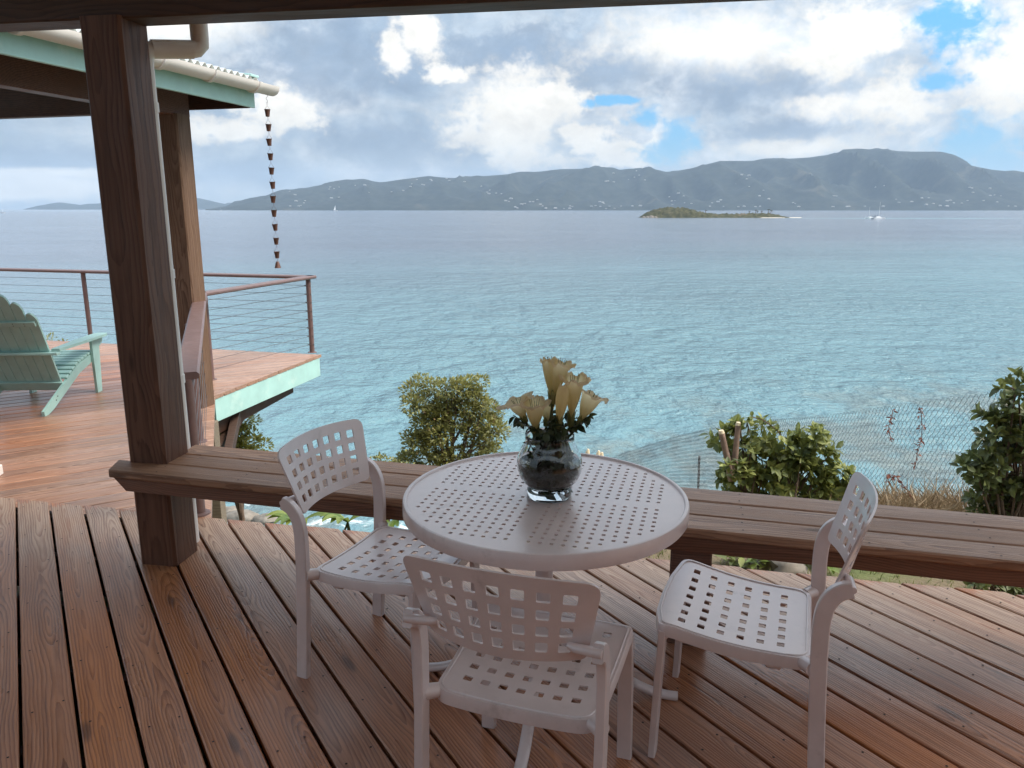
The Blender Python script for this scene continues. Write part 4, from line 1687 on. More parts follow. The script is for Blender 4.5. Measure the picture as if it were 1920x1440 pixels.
def build_table():
    t = empty('patio_table', (TC.x, TC.y, 0), -TH, label='round taupe metal patio table with perforated top', cat='table')
    m = M['chair']
    Rr = .455
    out = [Vector((Rr * math.cos(2 * PI * k / 120), Rr * math.sin(2 * PI * k / 120))) for k in range(120)]
    holes = []
    pit = .0333
    hw, hh = .0060, .0064
    for i in range(11):
        for j in range(11):
            for sx in (-1, 1):
                for sy in (-1, 1):
                    u, v = sx * (.0335 + i * pit), sy * (.0325 + j * pit)
                    if max(abs(u), abs(v)) > .375 or math.hypot(u, v) > .425:
                        continue
                    sq = [(u - hw, v - hh), (u + hw, v - hh), (u + hw, v + hh), (u - hw, v + hh)]
                    holes.append(rounded_poly(sq, .0028, 2))
    top = perforated(out, holes, [], lambda u, v: (u, v, TZ - .004), .005)
    top.build('table_top', m, t, 30)
    # rim: rolled bead and skirt
    mb = MB()
    prof = []
    mb.lathe([(.449, TZ - .006), (.450, TZ + .002), (.4525, TZ + .0055), (.4575, TZ + .0065), (.463, TZ + .004), (.4655, TZ - .003), (.4655, TZ - .040), (.4635, TZ - .043), (.460, TZ - .043), (.4585, TZ - .040), (.4585, TZ - .012), (.449, TZ - .006)], 128)
    mb.build('table_rim', m, t, 40)
    # underframe: cross ribs
    mb = MB()
    for a in (0, PI / 2):
        d = Vector((math.cos(a), math.sin(a), 0))
        mb.bar(-d * .455 + Vector((0, 0, TZ - .022)), d * .455 + Vector((0, 0, TZ - .022)), .03, .028)
    mb.build('cross_rib', m, t)
    MB().lathe([(.001, TZ - .05), (.07, TZ - .05), (.075, TZ - .045), (.075, TZ - .036)], 24, cap_b=False).build('hub', m, t)
    MB().tube([(0, 0, .20), (0, 0, TZ - .045)], .03, 16).build('column', m, t, 60)
    prof = rect_prof(.018, .011, .006)
    for k in range(4):
        a = R(4) + k * PI / 2
        d = Vector((math.cos(a), math.sin(a), 0))
        pts = []
        for s in range(15):
            u = s / 14
            r = .02 + .44 * u ** .8
            z = .012 + .30 * (1 - u) ** 2.4
            pts.append(d * r + Vector((0, 0, z)))
        sd = Vector((-d.y, d.x, 0))
        MB().strip(pts, prof, sd).build('leg', m, t, 50)


build_table()


# ================================================================== CHAIRS
def make_chair(label):
    t = empty('dining_chair', (0, 0, 0), label=label, cat='chair', group='perforated chairs around the table')
    m = M['chair']

    # ---- seat
    def seat_map(u, v):
        # u across, v forward (-.215 .. .225)
        s = (v + .215) / .44
        z = .408 + .046 * s - .020 * math.sin(PI * min(1, max(0, s)))
        z -= .022 * max(0, (s - .82) / .18) ** 2
        z -= .012 * (1 - (u / .22) ** 2)
        return (u, v, z)
    corner = [(-.212, -.215), (.212, -.215), (.232, .20), (.12, .226), (0, .232), (-.12, .226), (-.232, .20)]
    outl = resample(rounded_poly(corner, [.05, .05, .03, .2, .2, .2, .03], 6), .02)
    holes, grid = [], []
    for j in range(6):
        v = -.135 + j * .056
        for i in range(7):
            u = (i - 3) * (.0495 + .0012 * j)
            a, b = .0125, .0105
            holes.append(rounded_poly([(u - a, v - b), (u + a, v - b), (u + a, v + b), (u - a, v + b)], .003, 2))
    for i in range(-8, 9):
        for v in [-.19 + .03 * k for k in range(14)]:
            u = i * .0247
            if abs(u) > .2 or abs(v) > .2:
                continue
            if any(abs(u - (ii - 3) * (.0495 + .0012 * jj)) < .0165 and abs(v - (-.135 + jj * .056)) < .0145 for ii in range(7) for jj in range(6)):
                continue
            grid.append((u, v))
    perforated(outl, holes, grid, seat_map, .004).build('seat', m, t, 40)
    # rolled edge and skirt
    mb = MB()
    inn = [p * .965 for p in [Vector(q) for q in outl]]
    bead = [Vector(seat_map(p.x * .955, p.y * .955)) + Vector((0, 0, .003)) for p in [Vector(q) for q in outl]]
    mb.tube(bead, .0032, 6, closed=True)
    n = len(outl)
    vs, fs = [], []
    for p in outl:
        q = Vector(seat_map(p[0], p[1]))
        i_ = Vector(seat_map(p[0] * .97, p[1] * .97))
        vs += [q + Vector((0, 0, .002)), q + Vector((p[0] * .012, p[1] * .012, -.006)), q + Vector((p[0] * .012, p[1] * .012, -.034)), i_ + Vector((0, 0, -.034)), i_ + Vector((0, 0, -.004))]
    for k in range(n):
        k2 = (k + 1) % n
        for j in range(5):
            j2 = (j + 1) % 5
            fs.append((k * 5 + j, k * 5 + j2, k2 * 5 + j2, k2 * 5 + j))
    mb.add(vs, fs)
    for sx in (-1, 1):
        for y in (-.12, .13):
            mb.box((sx * .19, y, seat_map(.19, y)[2] - .042), (.03, .045, .018), .006)
    mb.build('seat_rim', m, t, 50)

    # ---- back panel
    def back_map(u, v):
        # u -1..1 across, v 0..1 up
        hw = .198 + .047 * v
        x = u * hw
        bulge = .052 * (1 - u * u)
        y = -.247 - .062 * v - bulge * (1 - .15 * v)
        z = .598 + .226 * v + .012 * (1 - u * u) * v - .004 * (1 - u * u) * (1 - v)
        return (x, y, z)
    W_, H_ = .22, .226
    oc = rounded_poly([(-W_, 0), (W_, 0), (W_, H_), (-W_, H_)], [.022, .022, .036, .036], 6)
    oc = resample(oc, .02)
    holes, grid = [], []
    us = [(i - 3) * .0545 for i in range(7)]
    vsr = [.040, .085, .130, .177]
    for v in vsr:
        for u in us:
            a, b = .0146, .0134
            holes.append(rounded_poly([(u - a, v - b), (u + a, v - b), (u + a, v + b), (u - a, v + b)], .0035, 2))
    for i in range(-7, 8):
        for j in range(11):
            u, v = i * .02725, .0175 + .0225 * j - .0
            if abs(u) > .205 or v > .215 or v < .012:
                continue
            if any(abs(u - a) < .0185 and abs(v - b) < .017 for a in us for b in vsr):
                continue
            grid.append((u, v))
    perforated(oc, holes, grid, lambda u, v: back_map(u / W_, v / H_), .006).build('backrest', m, t, 40)

    # ---- legs
    for sx in (-1, 1):
        x = sx * .236
        pts = [(x, -.262, 0), (x, -.250, .15), (x, -.236, .38), (x, -.232, .50), (x, -.233, .555), (x, -.240, .595), (x, -.256, .625), (x, -.278, .642), (x, -.300, .648)]
        # smooth
        P_ = []
        for i in range(len(pts) - 1):
            for k in range(3):
                P_.append(Vector(pts[i]).lerp(Vector(pts[i + 1]), k / 3))
        P_.append(Vector(pts[-1]))
        for _ in range(3):
            P_ = [P_[0]] + [(P_[i - 1] + P_[i] * 2 + P_[i + 1]) / 4 for i in range(1, len(P_) - 1)] + [P_[-1]]
        lg = MB().strip(P_, rect_prof(.0125, .0225, .003), (1, 0, 0)).build('rear_leg', m, t, 25)
        # stub that holds the panel
        st = MB()
        c = Vector((x + sx * .0, -.296, .648))
        st.tube([c + Vector((sx * .010, -.004, 0)), c - Vector((sx * .012, -.000, 0)), c - Vector((sx * .055, -.003, .0)), c - Vector((sx * .072, -.010, 0))], [.010, .0125, .0115, .008], 12)
        st.build('back_bracket', m, lg, 60)
        bs = MB()
        bs.tube([(x, -.222, .396), (sx * .205, -.197, .394)], [.0215, .019], 14)
        bs.build('seat_boss', m, lg, 60)
        x2 = sx * .212
        pts = [(x2, .190, .420), (x2 + sx * .004, .197, .25), (x2 + sx * .007, .204, 0)]
        fl = MB().strip(pts, rect_prof(.022, .0105, .003), (1, 0, 0)).build('front_leg', m, t, 25)
        MB().box((sx * .206, .188, .405), (.05, .03, .03), .008).build('leg_gusset', m, fl)
        for lx, ly, pr in ((x, -.262, .0235), (x2 + sx * .007, .204, .02)):
            MB().box((lx, ly, .003), (.022 if pr > .021 else .04, pr * 1.8 if pr > .021 else .018, .006), .001).build('foot_pad', M['screw'], lg if pr > .021 else fl)
    return t


ch = make_chair('taupe perforated chair at the table with its dark back to the viewer')
ch.location = (.067, 1.914, 0)
ch.rotation_euler = (0, 0, -R(19))
c1 = copy_tree(ch)
c1['label'] = 'taupe perforated chair between the timber post and the table'
c1.location = (-.405, 2.56, 0)
c1.rotation_euler = (0, 0, -R(114))
c3 = copy_tree(ch)
c3['label'] = 'pale sunlit perforated chair with empty seat towards the lawn side'
c3.location = (.697, 2.183, 0)
c3.rotation_euler = (0, 0, R(69))


# ================================================================== VASE AND FLOWERS
VC = Vector((.122, 2.398, TZ))


def vase_r(z):
    return interp([(0, .073), (.028, .072), (.04, .074), (.06, .092), (.085, .104), (.11, .107), (.135, .104), (.16, .094), (.18, .083), (.195, .079), (.21, .080)], z)


def build_vase():
    v = empty('glass_vase', (VC.x, VC.y, VC.z), label='round clear glass vase on a glass foot in the middle of the table', cat='vase')
    mb = MB()
    outer = [(.001, .0008), (.070, .0008), (.0735, .003), (.0735, .022), (.070, .030), (.066, .034), (.074, .041)]
    z = .05
    while z < .209:
        outer.append((vase_r(z), z))
        z += .01
    outer += [(.0795, .2085), (.0785, .2105), (.0765, .2085)]
    z = .195
    while z > .052:
        outer.append((vase_r(z) - .0035, z))
        z -= .01
    outer += [(.066, .045), (.05, .040), (.001, .038)]
    mb.lathe(outer, 48)
    mb.build('bowl', M['glass'], v, 60)
    mb = MB()
    zw = .118
    prof = [(.001, .0385), (.05, .0405), (.0665, .0455)]
    z = .052
    while z < zw:
        prof.append((vase_r(z) - .0040, z))
        z += .01
    prof += [(vase_r(zw) - .0040, zw), (.001, zw)]
    mb.lathe(prof, 40)
    mb.build('water', M['vase_water'], v, 40)


build_vase()


def leaf_mesh(name, material, L=.06, W=.028, fold=.25, curl=.3, tip=.5):
    """one leaf with a fold along the midrib, growing along +y"""
    vs, fs = [], []
    rows = [(0.0, .06), (.25, .72), (.5, 1.0), (.75, .78), (1.0, .04)]
    for t, w in rows:
        z = -curl * L * t * t
        for s in (-1, 0, 1):
            vs.append((s * W / 2 * w, L * t, z + abs(s) * fold * W / 2 * w))
    for i in range(4):
        for k in range(2):
            a = i * 3 + k
            fs.append((a, a + 1, a + 4, a + 3))
    mb = MB()
    mb.add(vs, fs)
    return mb.mesh(name, material, 60, fix=False)


def frame(d, up=None, roll=0.0):
    d = Vector(d).normalized()
    u = Vector(up) if up else Vector((0, 0, 1))
    x = d.cross(u)
    if x.length < 1e-3:
        x = d.cross(Vector((1, 0, 0)))
    x.normalize()
    z = x.cross(d)
    Mx = Matrix((x, d, z)).transposed()
    return Mx @ Matrix.Rotation(roll, 3, 'Y')


def build_flower(mouth, tip, R0, label, flare=1.0, bud=False, seed=0, stem_to=None):
    rnd = random.Random(seed)
    mouth, tip = Vector(mouth), Vector(tip)
    ax = (mouth - tip)
    L = ax.length
    Mx = ax.to_track_quat('Z', 'Y').to_matrix()
    t = empty('trumpet_flower', tip, label=label, cat='flower', group='cream trumpet flowers in the glass vase')
    n = 40
    prof = [(0.0, .11), (.10, .12), (.2, .17), (.32, .30), (.45, .50), (.58, .66), (.70, .76), (.80, .83), (.88, .92), (.94, 1.08), (.98, 1.30), (.975, 1.52), (.94, 1.66)]
    if bud:
        prof = [(0.0, .12), (.12, .16), (.25, .34), (.4, .56), (.55, .72), (.7, .78), (.82, .74), (.92, .62), (.98, .50), (1.0, .44)]
    vs, along, fs = [], [], []
    p0 = rnd.uniform(0, 6)
    for i, (s, r) in enumerate(prof):
        fl = max(0, (s - .8) / .2) if not bud else 0
        late = i / (len(prof) - 1)
        for k in range(n):
            a = 2 * PI * k / n
            lobe = math.cos(5 * a + p0)
            rib = -.045 * abs(math.sin(2.5 * a + p0)) ** 8 * (1 - late) * 4
            rr = R0 * r * (1 + rib)
            zz = s * L
            if not bud and late > .6:
                w = (late - .6) / .4
                rr *= (1 + .18 * w * lobe * flare)
                zz += L * w * (.05 * lobe + .03 * math.sin(9 * a + p0 * 2) + .02 * math.sin(17 * a + p0))
                rr *= 1 + .06 * w * math.sin(13 * a + p0)
                if flare < 1:
                    rr = R0 * (.80 + (rr / R0 - .80) * flare) if rr > R0 * .8 else rr
            if bud and late > .7:
                zz += L * (late - .7) * .12 * math.sin(3 * a + p0)
            vs.append(Vector((rr * math.cos(a), rr * math.sin(a), zz)))
            along.append(late)
    for i in range(len(prof) - 1):
        for k in range(n):
            k2 = (k + 1) % n
            fs.append((i * n + k, i * n + k2, (i + 1) * n + k2, (i + 1) * n + k))
    mb = MB()
    mb.add([Mx @ v for v in vs], fs)
    o = mb.build('petals', M['petal'], t, 80, fix=False)
    at = o.data.attributes.new('along', 'FLOAT', 'POINT')
    at.data.foreach_set('value', along)
    # calyx
    mb = MB()
    for k in range(5):
        a = 2 * PI * k / 5 + p0
        d = Vector((math.cos(a), math.sin(a), 0))
        s = Vector((-d.y, d.x, 0))
        pts = [d * .006 - s * .007, d * .006 + s * .007, d * (R0 * .32) + s * .007 + Vector((0, 0, L * .22)), d * (R0 * .32) - s * .007 + Vector((0, 0, L * .22)), d * (R0 * .52) + Vector((0, 0, L * .36))]
        mb.add([Mx @ q for q in pts], [(0, 1, 2, 3), (3, 2, 4)])
    mb.build('calyx', M['leaf_flower'], t, 0)
    if not bud:
        mb = MB()
        for k in range(5):
            a = 2 * PI * k / 5 + p0 + .5
            d = Vector((math.cos(a), math.sin(a), 0))
            mb.tube([Mx @ (d * .004 + Vector((0, 0, L * .3))), Mx @ (d * R0 * .3 + Vector((0, 0, L * .8))), Mx @ (d * R0 * .45 + Vector((0, 0, L * (1.02 + .06 * rnd.random()))))], .0012, 4)
        mb.build('stamens', M['leaf_flower'], t, 60)
    # stem down into the vase
    end = stem_to or (VC + Vector((rnd.uniform(-.03, .03), rnd.uniform(-.03, .03), .05)))
    e = Vector(end) - tip
    m_ = e * .5 + (VC + Vector((0, 0, .2)) - (tip + e * .5)) * .5
    MB().tube([(0, 0, 0), m_ * .6 - ax.normalized() * .01, m_, e], [.0045, .004, .004, .004], 7).build('stem', M['stem'], t, 60)


M['leaf_flower'] = leafmat('calyx_green', (0.16, 0.17, 0.06), (0.30, 0.27, 0.10), 0.5, 0.2)
M['stem'] = paint('green_stem', (0.07, 0.085, 0.03), 0.5)


def vp(px, py, dy=0.0):
    return at_y(px, py, VC.y + dy)


FL = [((1002, 752), (1004, 818), -.045, -.025, .036, 'cream trumpet flower facing out at the front left of the vase', .62, False),
      ((968, 750), (986, 792), .0, .0, .036, 'cream trumpet flower tilting out over the left rim', 1.0, False),
      ((1029, 672), (1035, 762), .03, .01, .026, 'tallest narrow cream trumpet flower at the top left', .35, False),
      ((1054, 678), (1036, 757), .0, .0, .030, 'cream trumpet flower with frilled mouth beside the tallest one', .75, False),
      ((1078, 706), (1069, 800), -.03, -.01, .033, 'cream trumpet flower in the middle right with a curled lip', .75, False),
      ((1057, 722), (1046, 806), -.055, -.04, .026, 'closed cream bud in front between the trumpet flowers', 1.0, True),
      ((1112, 738), (1083, 800), .01, .0, .036, 'cream trumpet flower leaning out over the right rim', .8, False),
      ((1026, 748), (1024, 800), .05, .03, .033, 'cream trumpet flower half hidden behind the left pair', .9, False)]
for i, (mo, ti, d0, d1, r0, lab, fl, bud) in enumerate(FL):
    build_flower(vp(*mo, d0), vp(*ti, d1), r0, lab, fl, bud, seed=i + 2)


def build_sprig(base, heads, label, seed, nl=9, L=.032):
    rnd = random.Random(seed)
    t = empty('leaf_sprig', base, label=label, cat='sprig', group='leafy sprigs in the glass vase')
    base = Vector(base)
    mes = [leaf_mesh('leaf', M['leaf_vase'], L * k, L * k * .62, .3, .5) for k in (1.0, .8, 1.15)]
    for h in heads:
        h = Vector(h)
        pts = [Vector((0, 0, 0)), (VC + Vector((0, 0, .19)) + (h - VC - Vector((0, 0, .19))) * .35) - base, h - base]
        MB().tube(pts, [.003, .0028, .0015], 6).build('stem', M['stem'], t, 60)
        for k in range(nl):
            u = rnd.uniform(.45, 1.0)
            p = pts[1].lerp(pts[2], (u - .4) / .6)
            o = link('leaf', rnd.choice(mes), t, p)
            d = Vector((rnd.uniform(-1, 1), rnd.uniform(-1, 1), rnd.uniform(-.7, .5)))
            o.rotation_mode = 'QUATERNION'
            o.rotation_quaternion = frame(d, roll=rnd.uniform(-.8, .8)).to_quaternion()


build_sprig(VC + Vector((-.02, .01, .06)), [vp(962, 778, .0), vp(975, 790, -.03), vp(998, 800, -.06)], 'leafy green sprig drooping over the left of the vase rim', 1)
build_sprig(VC + Vector((.02, .0, .06)), [vp(1108, 778, .0), vp(1095, 790, -.02), vp(1082, 782, .04)], 'leafy green sprig spreading over the right of the vase rim', 2)
build_sprig(VC + Vector((.0, -.02, .06)), [vp(1038, 782, -.07), vp(1058, 800, -.08), vp(1024, 805, -.08)], 'dark leaf sprig filling the front of the bouquet', 3, 10)
build_sprig(VC + Vector((.0, .02, .06)), [vp(1035, 770, .06), vp(1066, 770, .06)], 'dark leaf sprig behind the flowers', 4, 10)


def build_inside():
    rnd = random.Random(9)
    t = empty('submerged_foliage', VC + Vector((0, 0, .05)), label='tangle of dark stems and leaves inside the glass vase', cat='foliage')
    mes = [leaf_mesh('leaf', M['leaf_vase'], k, k * .6, .2, .4) for k in (.055, .07, .085)]
    for k in range(170):
        a = rnd.uniform(0, 2 * PI)
        z = rnd.uniform(-.004, .15)
        r = rnd.uniform(.0, max(.01, vase_r(z + .05) - .022))
        o = link('leaf', rnd.choice(mes), t, (r * math.cos(a), r * math.sin(a), z))
        o.rotation_mode = 'QUATERNION'
        tang = Vector((-math.sin(a), math.cos(a), 0)) * rnd.choice((-1, 1))
        d = tang * .8 + Vector((0, 0, rnd.uniform(-.7, .7))) - Vector((math.cos(a), math.sin(a), 0)) * .3
        o.rotation_quaternion = frame(d, roll=rnd.uniform(.6, 2.4)).to_quaternion()
        k_ = min(1, (vase_r(z + .05) - .01 - r) / .05)
        o.scale = (max(.35, k_),) * 3
    for k in range(14):
        a = rnd.uniform(0, 2 * PI)
        p0 = Vector((.05 * math.cos(a), .05 * math.sin(a), -.003))
        p1 = Vector((.07 * math.cos(a + 2.6), .07 * math.sin(a + 2.6), .10))
        p2 = Vector((.05 * math.cos(a + 3), .05 * math.sin(a + 3), .16))
        MB().tube([p0, p0.lerp(p1, .5), p1, p2], .0035, 6).build('stem', M['stem'], t, 60)


build_inside()


# ================================================================== PLANTS
class Leaves:
    def __init__(self):
        self.mb = MB()

    def leaf(self, p, d, L, W, roll=0.0, six=True, curl=.3, up=None):
        Mx = frame(d, up, roll)
        if six:
            loc = [(0, 0, 0), (-W / 2, L * .4, .12 * W), (W / 2, L * .4, .12 * W), (0, L * .45, -.1 * L * curl), (-W * .42, L * .72, .05 * W - curl * L * .25), (W * .42, L * .72, .05 * W - curl * L * .25), (0, L, -curl * L * .6)]
            fs = [(0, 3, 1), (0, 2, 3), (1, 3, 4), (3, 2, 5), (4, 3, 6), (3, 5, 6)]
        else:
            loc = [(0, 0, 0), (-W / 2, L * .5, 0), (0, L, -curl * L * .4), (W / 2, L * .5, 0)]
            fs = [(0, 3, 2, 1)]
        self.mb.add([Vector(p) + Mx @ Vector(q) for q in loc], fs)

    def build(self, *a, **k):
        return self.mb.build(*a, fix=False, **k)


def rdir(rnd, up=0.0):
    while True:
        v = Vector((rnd.uniform(-1, 1), rnd.uniform(-1, 1), rnd.uniform(-1, 1)))
        if .05 < v.length < 1:
            v.normalize()
            v.z += up
            return v.normalized()


def small_tree(name, blobs, Y, base, leafL, nclump, nleaf, material, label, cat, seed, trunk_r=.06, clump_r=.16, group=None):
    """crown from picture-space blobs (px,py,rx,ry) put at distance Y with real depth"""
    rnd = random.Random(seed)
    base = Vector(base)
    t = empty(name, base, label=label, cat=cat, group=group)
    k = Y / (F * CP)
    ctr = []
    tot = sum(b[2] * b[3] for b in blobs)
    for (px, py, rx, ry) in blobs:
        c = at_y(px, py, Y)
        for i in range(max(2, int(nclump * rx * ry / tot))):
            v = rdir(rnd)
            r = rnd.uniform(.6, 1.22)
            dep = min(rx, ry * 1.3)
            ctr.append((c + Vector((v.x * rx * k * r, v.y * dep * k * r, v.z * ry * k * r)), v))
    lv = Leaves()
    for c, v in ctr:
        cr = clump_r * rnd.uniform(.6, 1.25)
        for i in range(int(nleaf * (cr / clump_r) ** 1.6)):
            w = rdir(rnd, .15)
            p = c + Vector((w.x * cr, w.y * cr, w.z * cr * .75)) * rnd.uniform(.6, 1.05) - base
            d = (w + Vector((0, 0, .15)) + rdir(rnd) * .55).normalized()
            s = rnd.uniform(.7, 1.2)
            lv.leaf(p, d, leafL * s, leafL * .55 * s, rnd.uniform(-.8, .8), six=False)
    lv.build('crown', material, t, smooth=0)
    mb = MB()
    top = sum((c for c, v in ctr), Vector((0, 0, 0))) / len(ctr) - base
    mb.tube([(0, 0, -.3), top * .35 + Vector((.03, 0, 0)), top * .7, top], [trunk_r, trunk_r * .8, trunk_r * .6, trunk_r * .3], 8)
    mb.build('trunk', M['bark'], t, 60)
    mb = MB()
    for c, v in rnd.sample(ctr, min(len(ctr), 26)):
        q = c - base
        s = top * rnd.uniform(.35, .9)
        mb.tube([s, s.lerp(q, .5) + Vector((0, 0, -.04)), q], [trunk_r * .35, trunk_r * .22, trunk_r * .1], 5)
    mb.build('limbs', M['bark'], t, 60)
    return t


YT = 11.5
tb = [(845, 735, 45, 24), (905, 735, 22, 20), (800, 745, 28, 26), (860, 765, 62, 20), (800, 785, 38, 20), (905, 780, 30, 22), (850, 790, 60, 22), (780, 830, 24, 26), (845, 825, 60, 30), (915, 825, 30, 30),
      (790, 865, 40, 25), (860, 870, 60, 25), (925, 865, 25, 20), (858, 722, 16, 12)]
bp = at_y(850, 900, YT)
small_tree('shore_tree', tb, YT, (bp.x, bp.y, ground_h(bp.x, bp.y)), .062, 78, 250, M['leaf_tree'], 'dense rounded green tree standing below the bench on the slope', 'tree', 21, .07, .19)
bp = at_y(445, 860, 9.6)
small_tree('slope_shrub', [(430, 805, 24, 24), (452, 796, 18, 14), (448, 828, 30, 22), (470, 838, 22, 14), (415, 835, 24, 28), (440, 870, 40, 26)], 9.6, (bp.x, bp.y, ground_h(bp.x, bp.y)),   .055, 60, 90, M['leaf_shrub'],
           'yellow green shrub below the mint deck fascia', 'shrub', 22, .04, .12)
bp = at_y(108, 650, 13.5)
small_tree('slope_shrub', [(105, 638, 14, 7), (95, 655, 30, 14)], 13.5, (bp.x, bp.y, ground_h(bp.x, bp.y)), .05, 14, 40, M['leaf_tree'], 'shrub top peeping over the lower deck edge behind the mint chair', 'shrub', 23, .04, .12)
bp = at_y(725, 870, 10.5)
small_tree('slope_shrub', [(700, 872, 26, 10), (725, 868, 18, 9), (745, 876, 20, 10)], 10.5, (bp.x, bp.y, ground_h(bp.x, bp.y)), .05, 12, 40, M['leaf_tree'], 'low shrub tips just above the bench left of the tree', 'shrub', 24, .03, .10)


def leafy_bush(name, blobs, Y, base, leafL, nros, nleaf, material, label, seed, extra=None, flowers=0, nobj=290, ratio=.5):
    """bush of leaf rosettes at twig ends; the leaves that show largest are separate parts, the rest one part"""
    rnd = random.Random(seed)
    base = Vector(base)
    t = empty(name, base, label=label, cat='bush')
    k = Y / (F * CP)
    tot = sum(b[2] * b[3] for b in blobs)
    ros = []
    for (px, py, rx, ry) in blobs:
        c = at_y(px, py, Y)
        for i in range(max(2, int(nros * rx * ry / tot))):
            v = rdir(rnd)
            r = rnd.uniform(.25, 1) ** .4
            dep = min(rx, ry)
            ros.append((c + Vector((v.x * rx * k * r, v.y * dep * k * r, v.z * ry * k * r)), (v + Vector((0, 0, .55)) + rdir(rnd) * .3).normalized()))
    leaves = []
    for c, v in ros:
        x = v.orthogonal().normalized()
        y = v.cross(x)
        a0 = rnd.uniform(0, 6)
        for i in range(nleaf):
            a = a0 + i * 2.4
            op = rnd.uniform(.35, 1.25)
            d = v * math.cos(op) + (x * math.cos(a) + y * math.sin(a)) * math.sin(op)
            p = c - v * rnd.uniform(0, .05) + d * .006
            s = rnd.uniform(.65, 1.15)
            leaves.append((p, d, s, v, rnd.uniform(-.4, .4)))
    camp = Vector((0, 0, EYE))
    leaves.sort(key=lambda q: (q[0] - camp).length + rnd.uniform(0, .25))
    mes = [leaf_mesh('leaf', material, leafL * kk, leafL * kk * ratio, .28, .35) for kk in (.9, 1.0, 1.1)]
    for p, d, s, v, rl in leaves[:nobj]:
        o = link('leaf', rnd.choice(mes), t, p - base)
        o.rotation_mode = 'QUATERNION'
        o.rotation_quaternion = frame(d, v, rl).to_quaternion()
        o.scale = (s, s, s)
    lv = Leaves()
    for p, d, s, v, rl in leaves[nobj:]:
        lv.leaf(p - base, d, leafL * s, leafL * ratio * s, rl, True, .35, v)
    lv.build('foliage', material, t, smooth=0, kind='stuff')
    mb = MB()
    for c, v in rnd.sample(ros, min(len(ros), 60)):
        q = c - base
        r0 = Vector((rnd.uniform(-.15, .15), rnd.uniform(-.15, .15), -.1))
        m_ = r0.lerp(q, .5) + Vector((rnd.uniform(-.05, .05), rnd.uniform(-.05, .05), -.08))
        mb.tube([r0, m_, q - v * .05, q], [.014, .009, .005, .003], 5)
    mb.build('branches', M['bark'], t, 60)
    if flowers:
        fl = Leaves()
        cand = [q for q in ros if q[1].z > .1 or q[1].y < 0]
        for c, v in rnd.sample(cand, min(flowers, len(cand))):
            for j in range(rnd.randint(2, 4)):
                p = c + v * .03 + rdir(rnd) * .025 - base
                for i in range(5):
                    d = (rdir(rnd) * .8 + v * .5).normalized()
                    fl.leaf(p, d, .017, .009, 0, False, 0)
        fl.build('blossoms', M['petal_w'], t, smooth=0, kind='stuff')
    return t


# cut-back bush with two sawn stems
YB = 5.6
bp = at_y(1440, 935, YB)
gb = Vector((bp.x, bp.y, ground_h(bp.x, bp.y)))
bush = leafy_bush('garden_bush', [(1352, 820, 22, 24), (1400, 800, 34, 18), (1430, 795, 16, 8), (1400, 850, 34, 34), (1440, 865, 52, 34), (1520, 815, 34, 28), (1530, 855, 44, 34), (1480, 900, 95, 30), (1390, 905, 60, 26), (1374, 890, 34, 14), (1400, 878, 26, 14), (1462, 832, 40, 22), (1485, 862, 50, 30), (1560, 900, 50, 36), (1480, 945, 110, 30)],
                  YB, gb, .078, 340, 8, M['leaf_bush'], 'bright leafy bush with two sawn off stems behind the bench', 31, ratio=.52)
# arching twig over the top
mb = MB()
tw = [at_y(x, y, YB - .1) - gb for x, y in ((1405, 810), (1400, 790), (1410, 782), (1428, 786), (1445, 797), (1458, 808), (1464, 816))]
mb.tube(tw, .005, 5)
mb.build('arching_twig', M['bark'], bush, 60)
lv = Leaves()
rr = random.Random(8)
for q in tw[1:]:
    for i in range(6):
        lv.leaf(q, rdir(rr, .3), .06, .03, rr.uniform(-.5, .5))
for x, y in ((1380, 882), (1392, 870), (1374, 896), (1402, 886), (1364, 872), (1388, 896), (1356, 884)):
    q = at_y(x, y, YB - .2) - gb
    for i in range(9):
        lv.leaf(q, rdir(rr, .4), rr.uniform(.055, .08), .034, rr.uniform(-.5, .5))
lv.build('twig_leaves', M['leaf_bush'], bush, smooth=0, kind='stuff')
for (a, b, r) in (((1368, 880), (1353, 812), .024), ((1378, 860), (1384, 797), .021)):
    p0, p1 = at_y(*a, YB - .10) - gb, at_y(*b, YB - .10) - gb
    st = MB().tube([p0 + (p0 - p1) * .3, p0, p0.lerp(p1, .5), p1], [r * 1.3, r * 1.15, r, r * .95], 10).build('sawn_stem', M['stump'], bush, 60)
    u = (p1 - p0).normalized()
    mb = MB()
    mb.tube([p1 - u * .001, p1 + u * .022], [r * .97, r * .75], 10)
    mb.build('sawn_end', M['cut'], st, 60)

YR = 4.5
bp = at_y(1890, 960, YR)
gr = Vector((bp.x, bp.y, ground_h(bp.x, bp.y)))
leafy_bush('flowering_bush', [(1905, 720, 36, 34), (1915, 790, 60, 45), (1870, 775, 40, 18), (1885, 820, 60, 40), (1900, 870, 90, 50), (1800, 868, 16, 14), (1830, 880, 30, 30), (1890, 925, 85, 40), (1960, 850, 80, 110), (1990, 950, 100, 60), (1870, 965, 60, 30), (1900, 1010, 110, 50)],
           YR, gr, .066, 430, 9, M['leaf_big'], 'tall dark glossy bush with small white blossoms at the right edge', 33, flowers=46, ratio=.48)
# low dark shrub under the bench at far right
bp = at_z(1880, 1110, -.4)
leafy_bush('low_shrub', [(1850, 1092, 40, 14), (1900, 1098, 40, 14), (1950, 1100, 40, 20)], bp.y, (bp.x, bp.y, ground_h(bp.x, bp.y)), .05, 40, 7, M['leaf_big'], 'low dark shrub beyond the deck edge under the bench right end', 35, nobj=60)


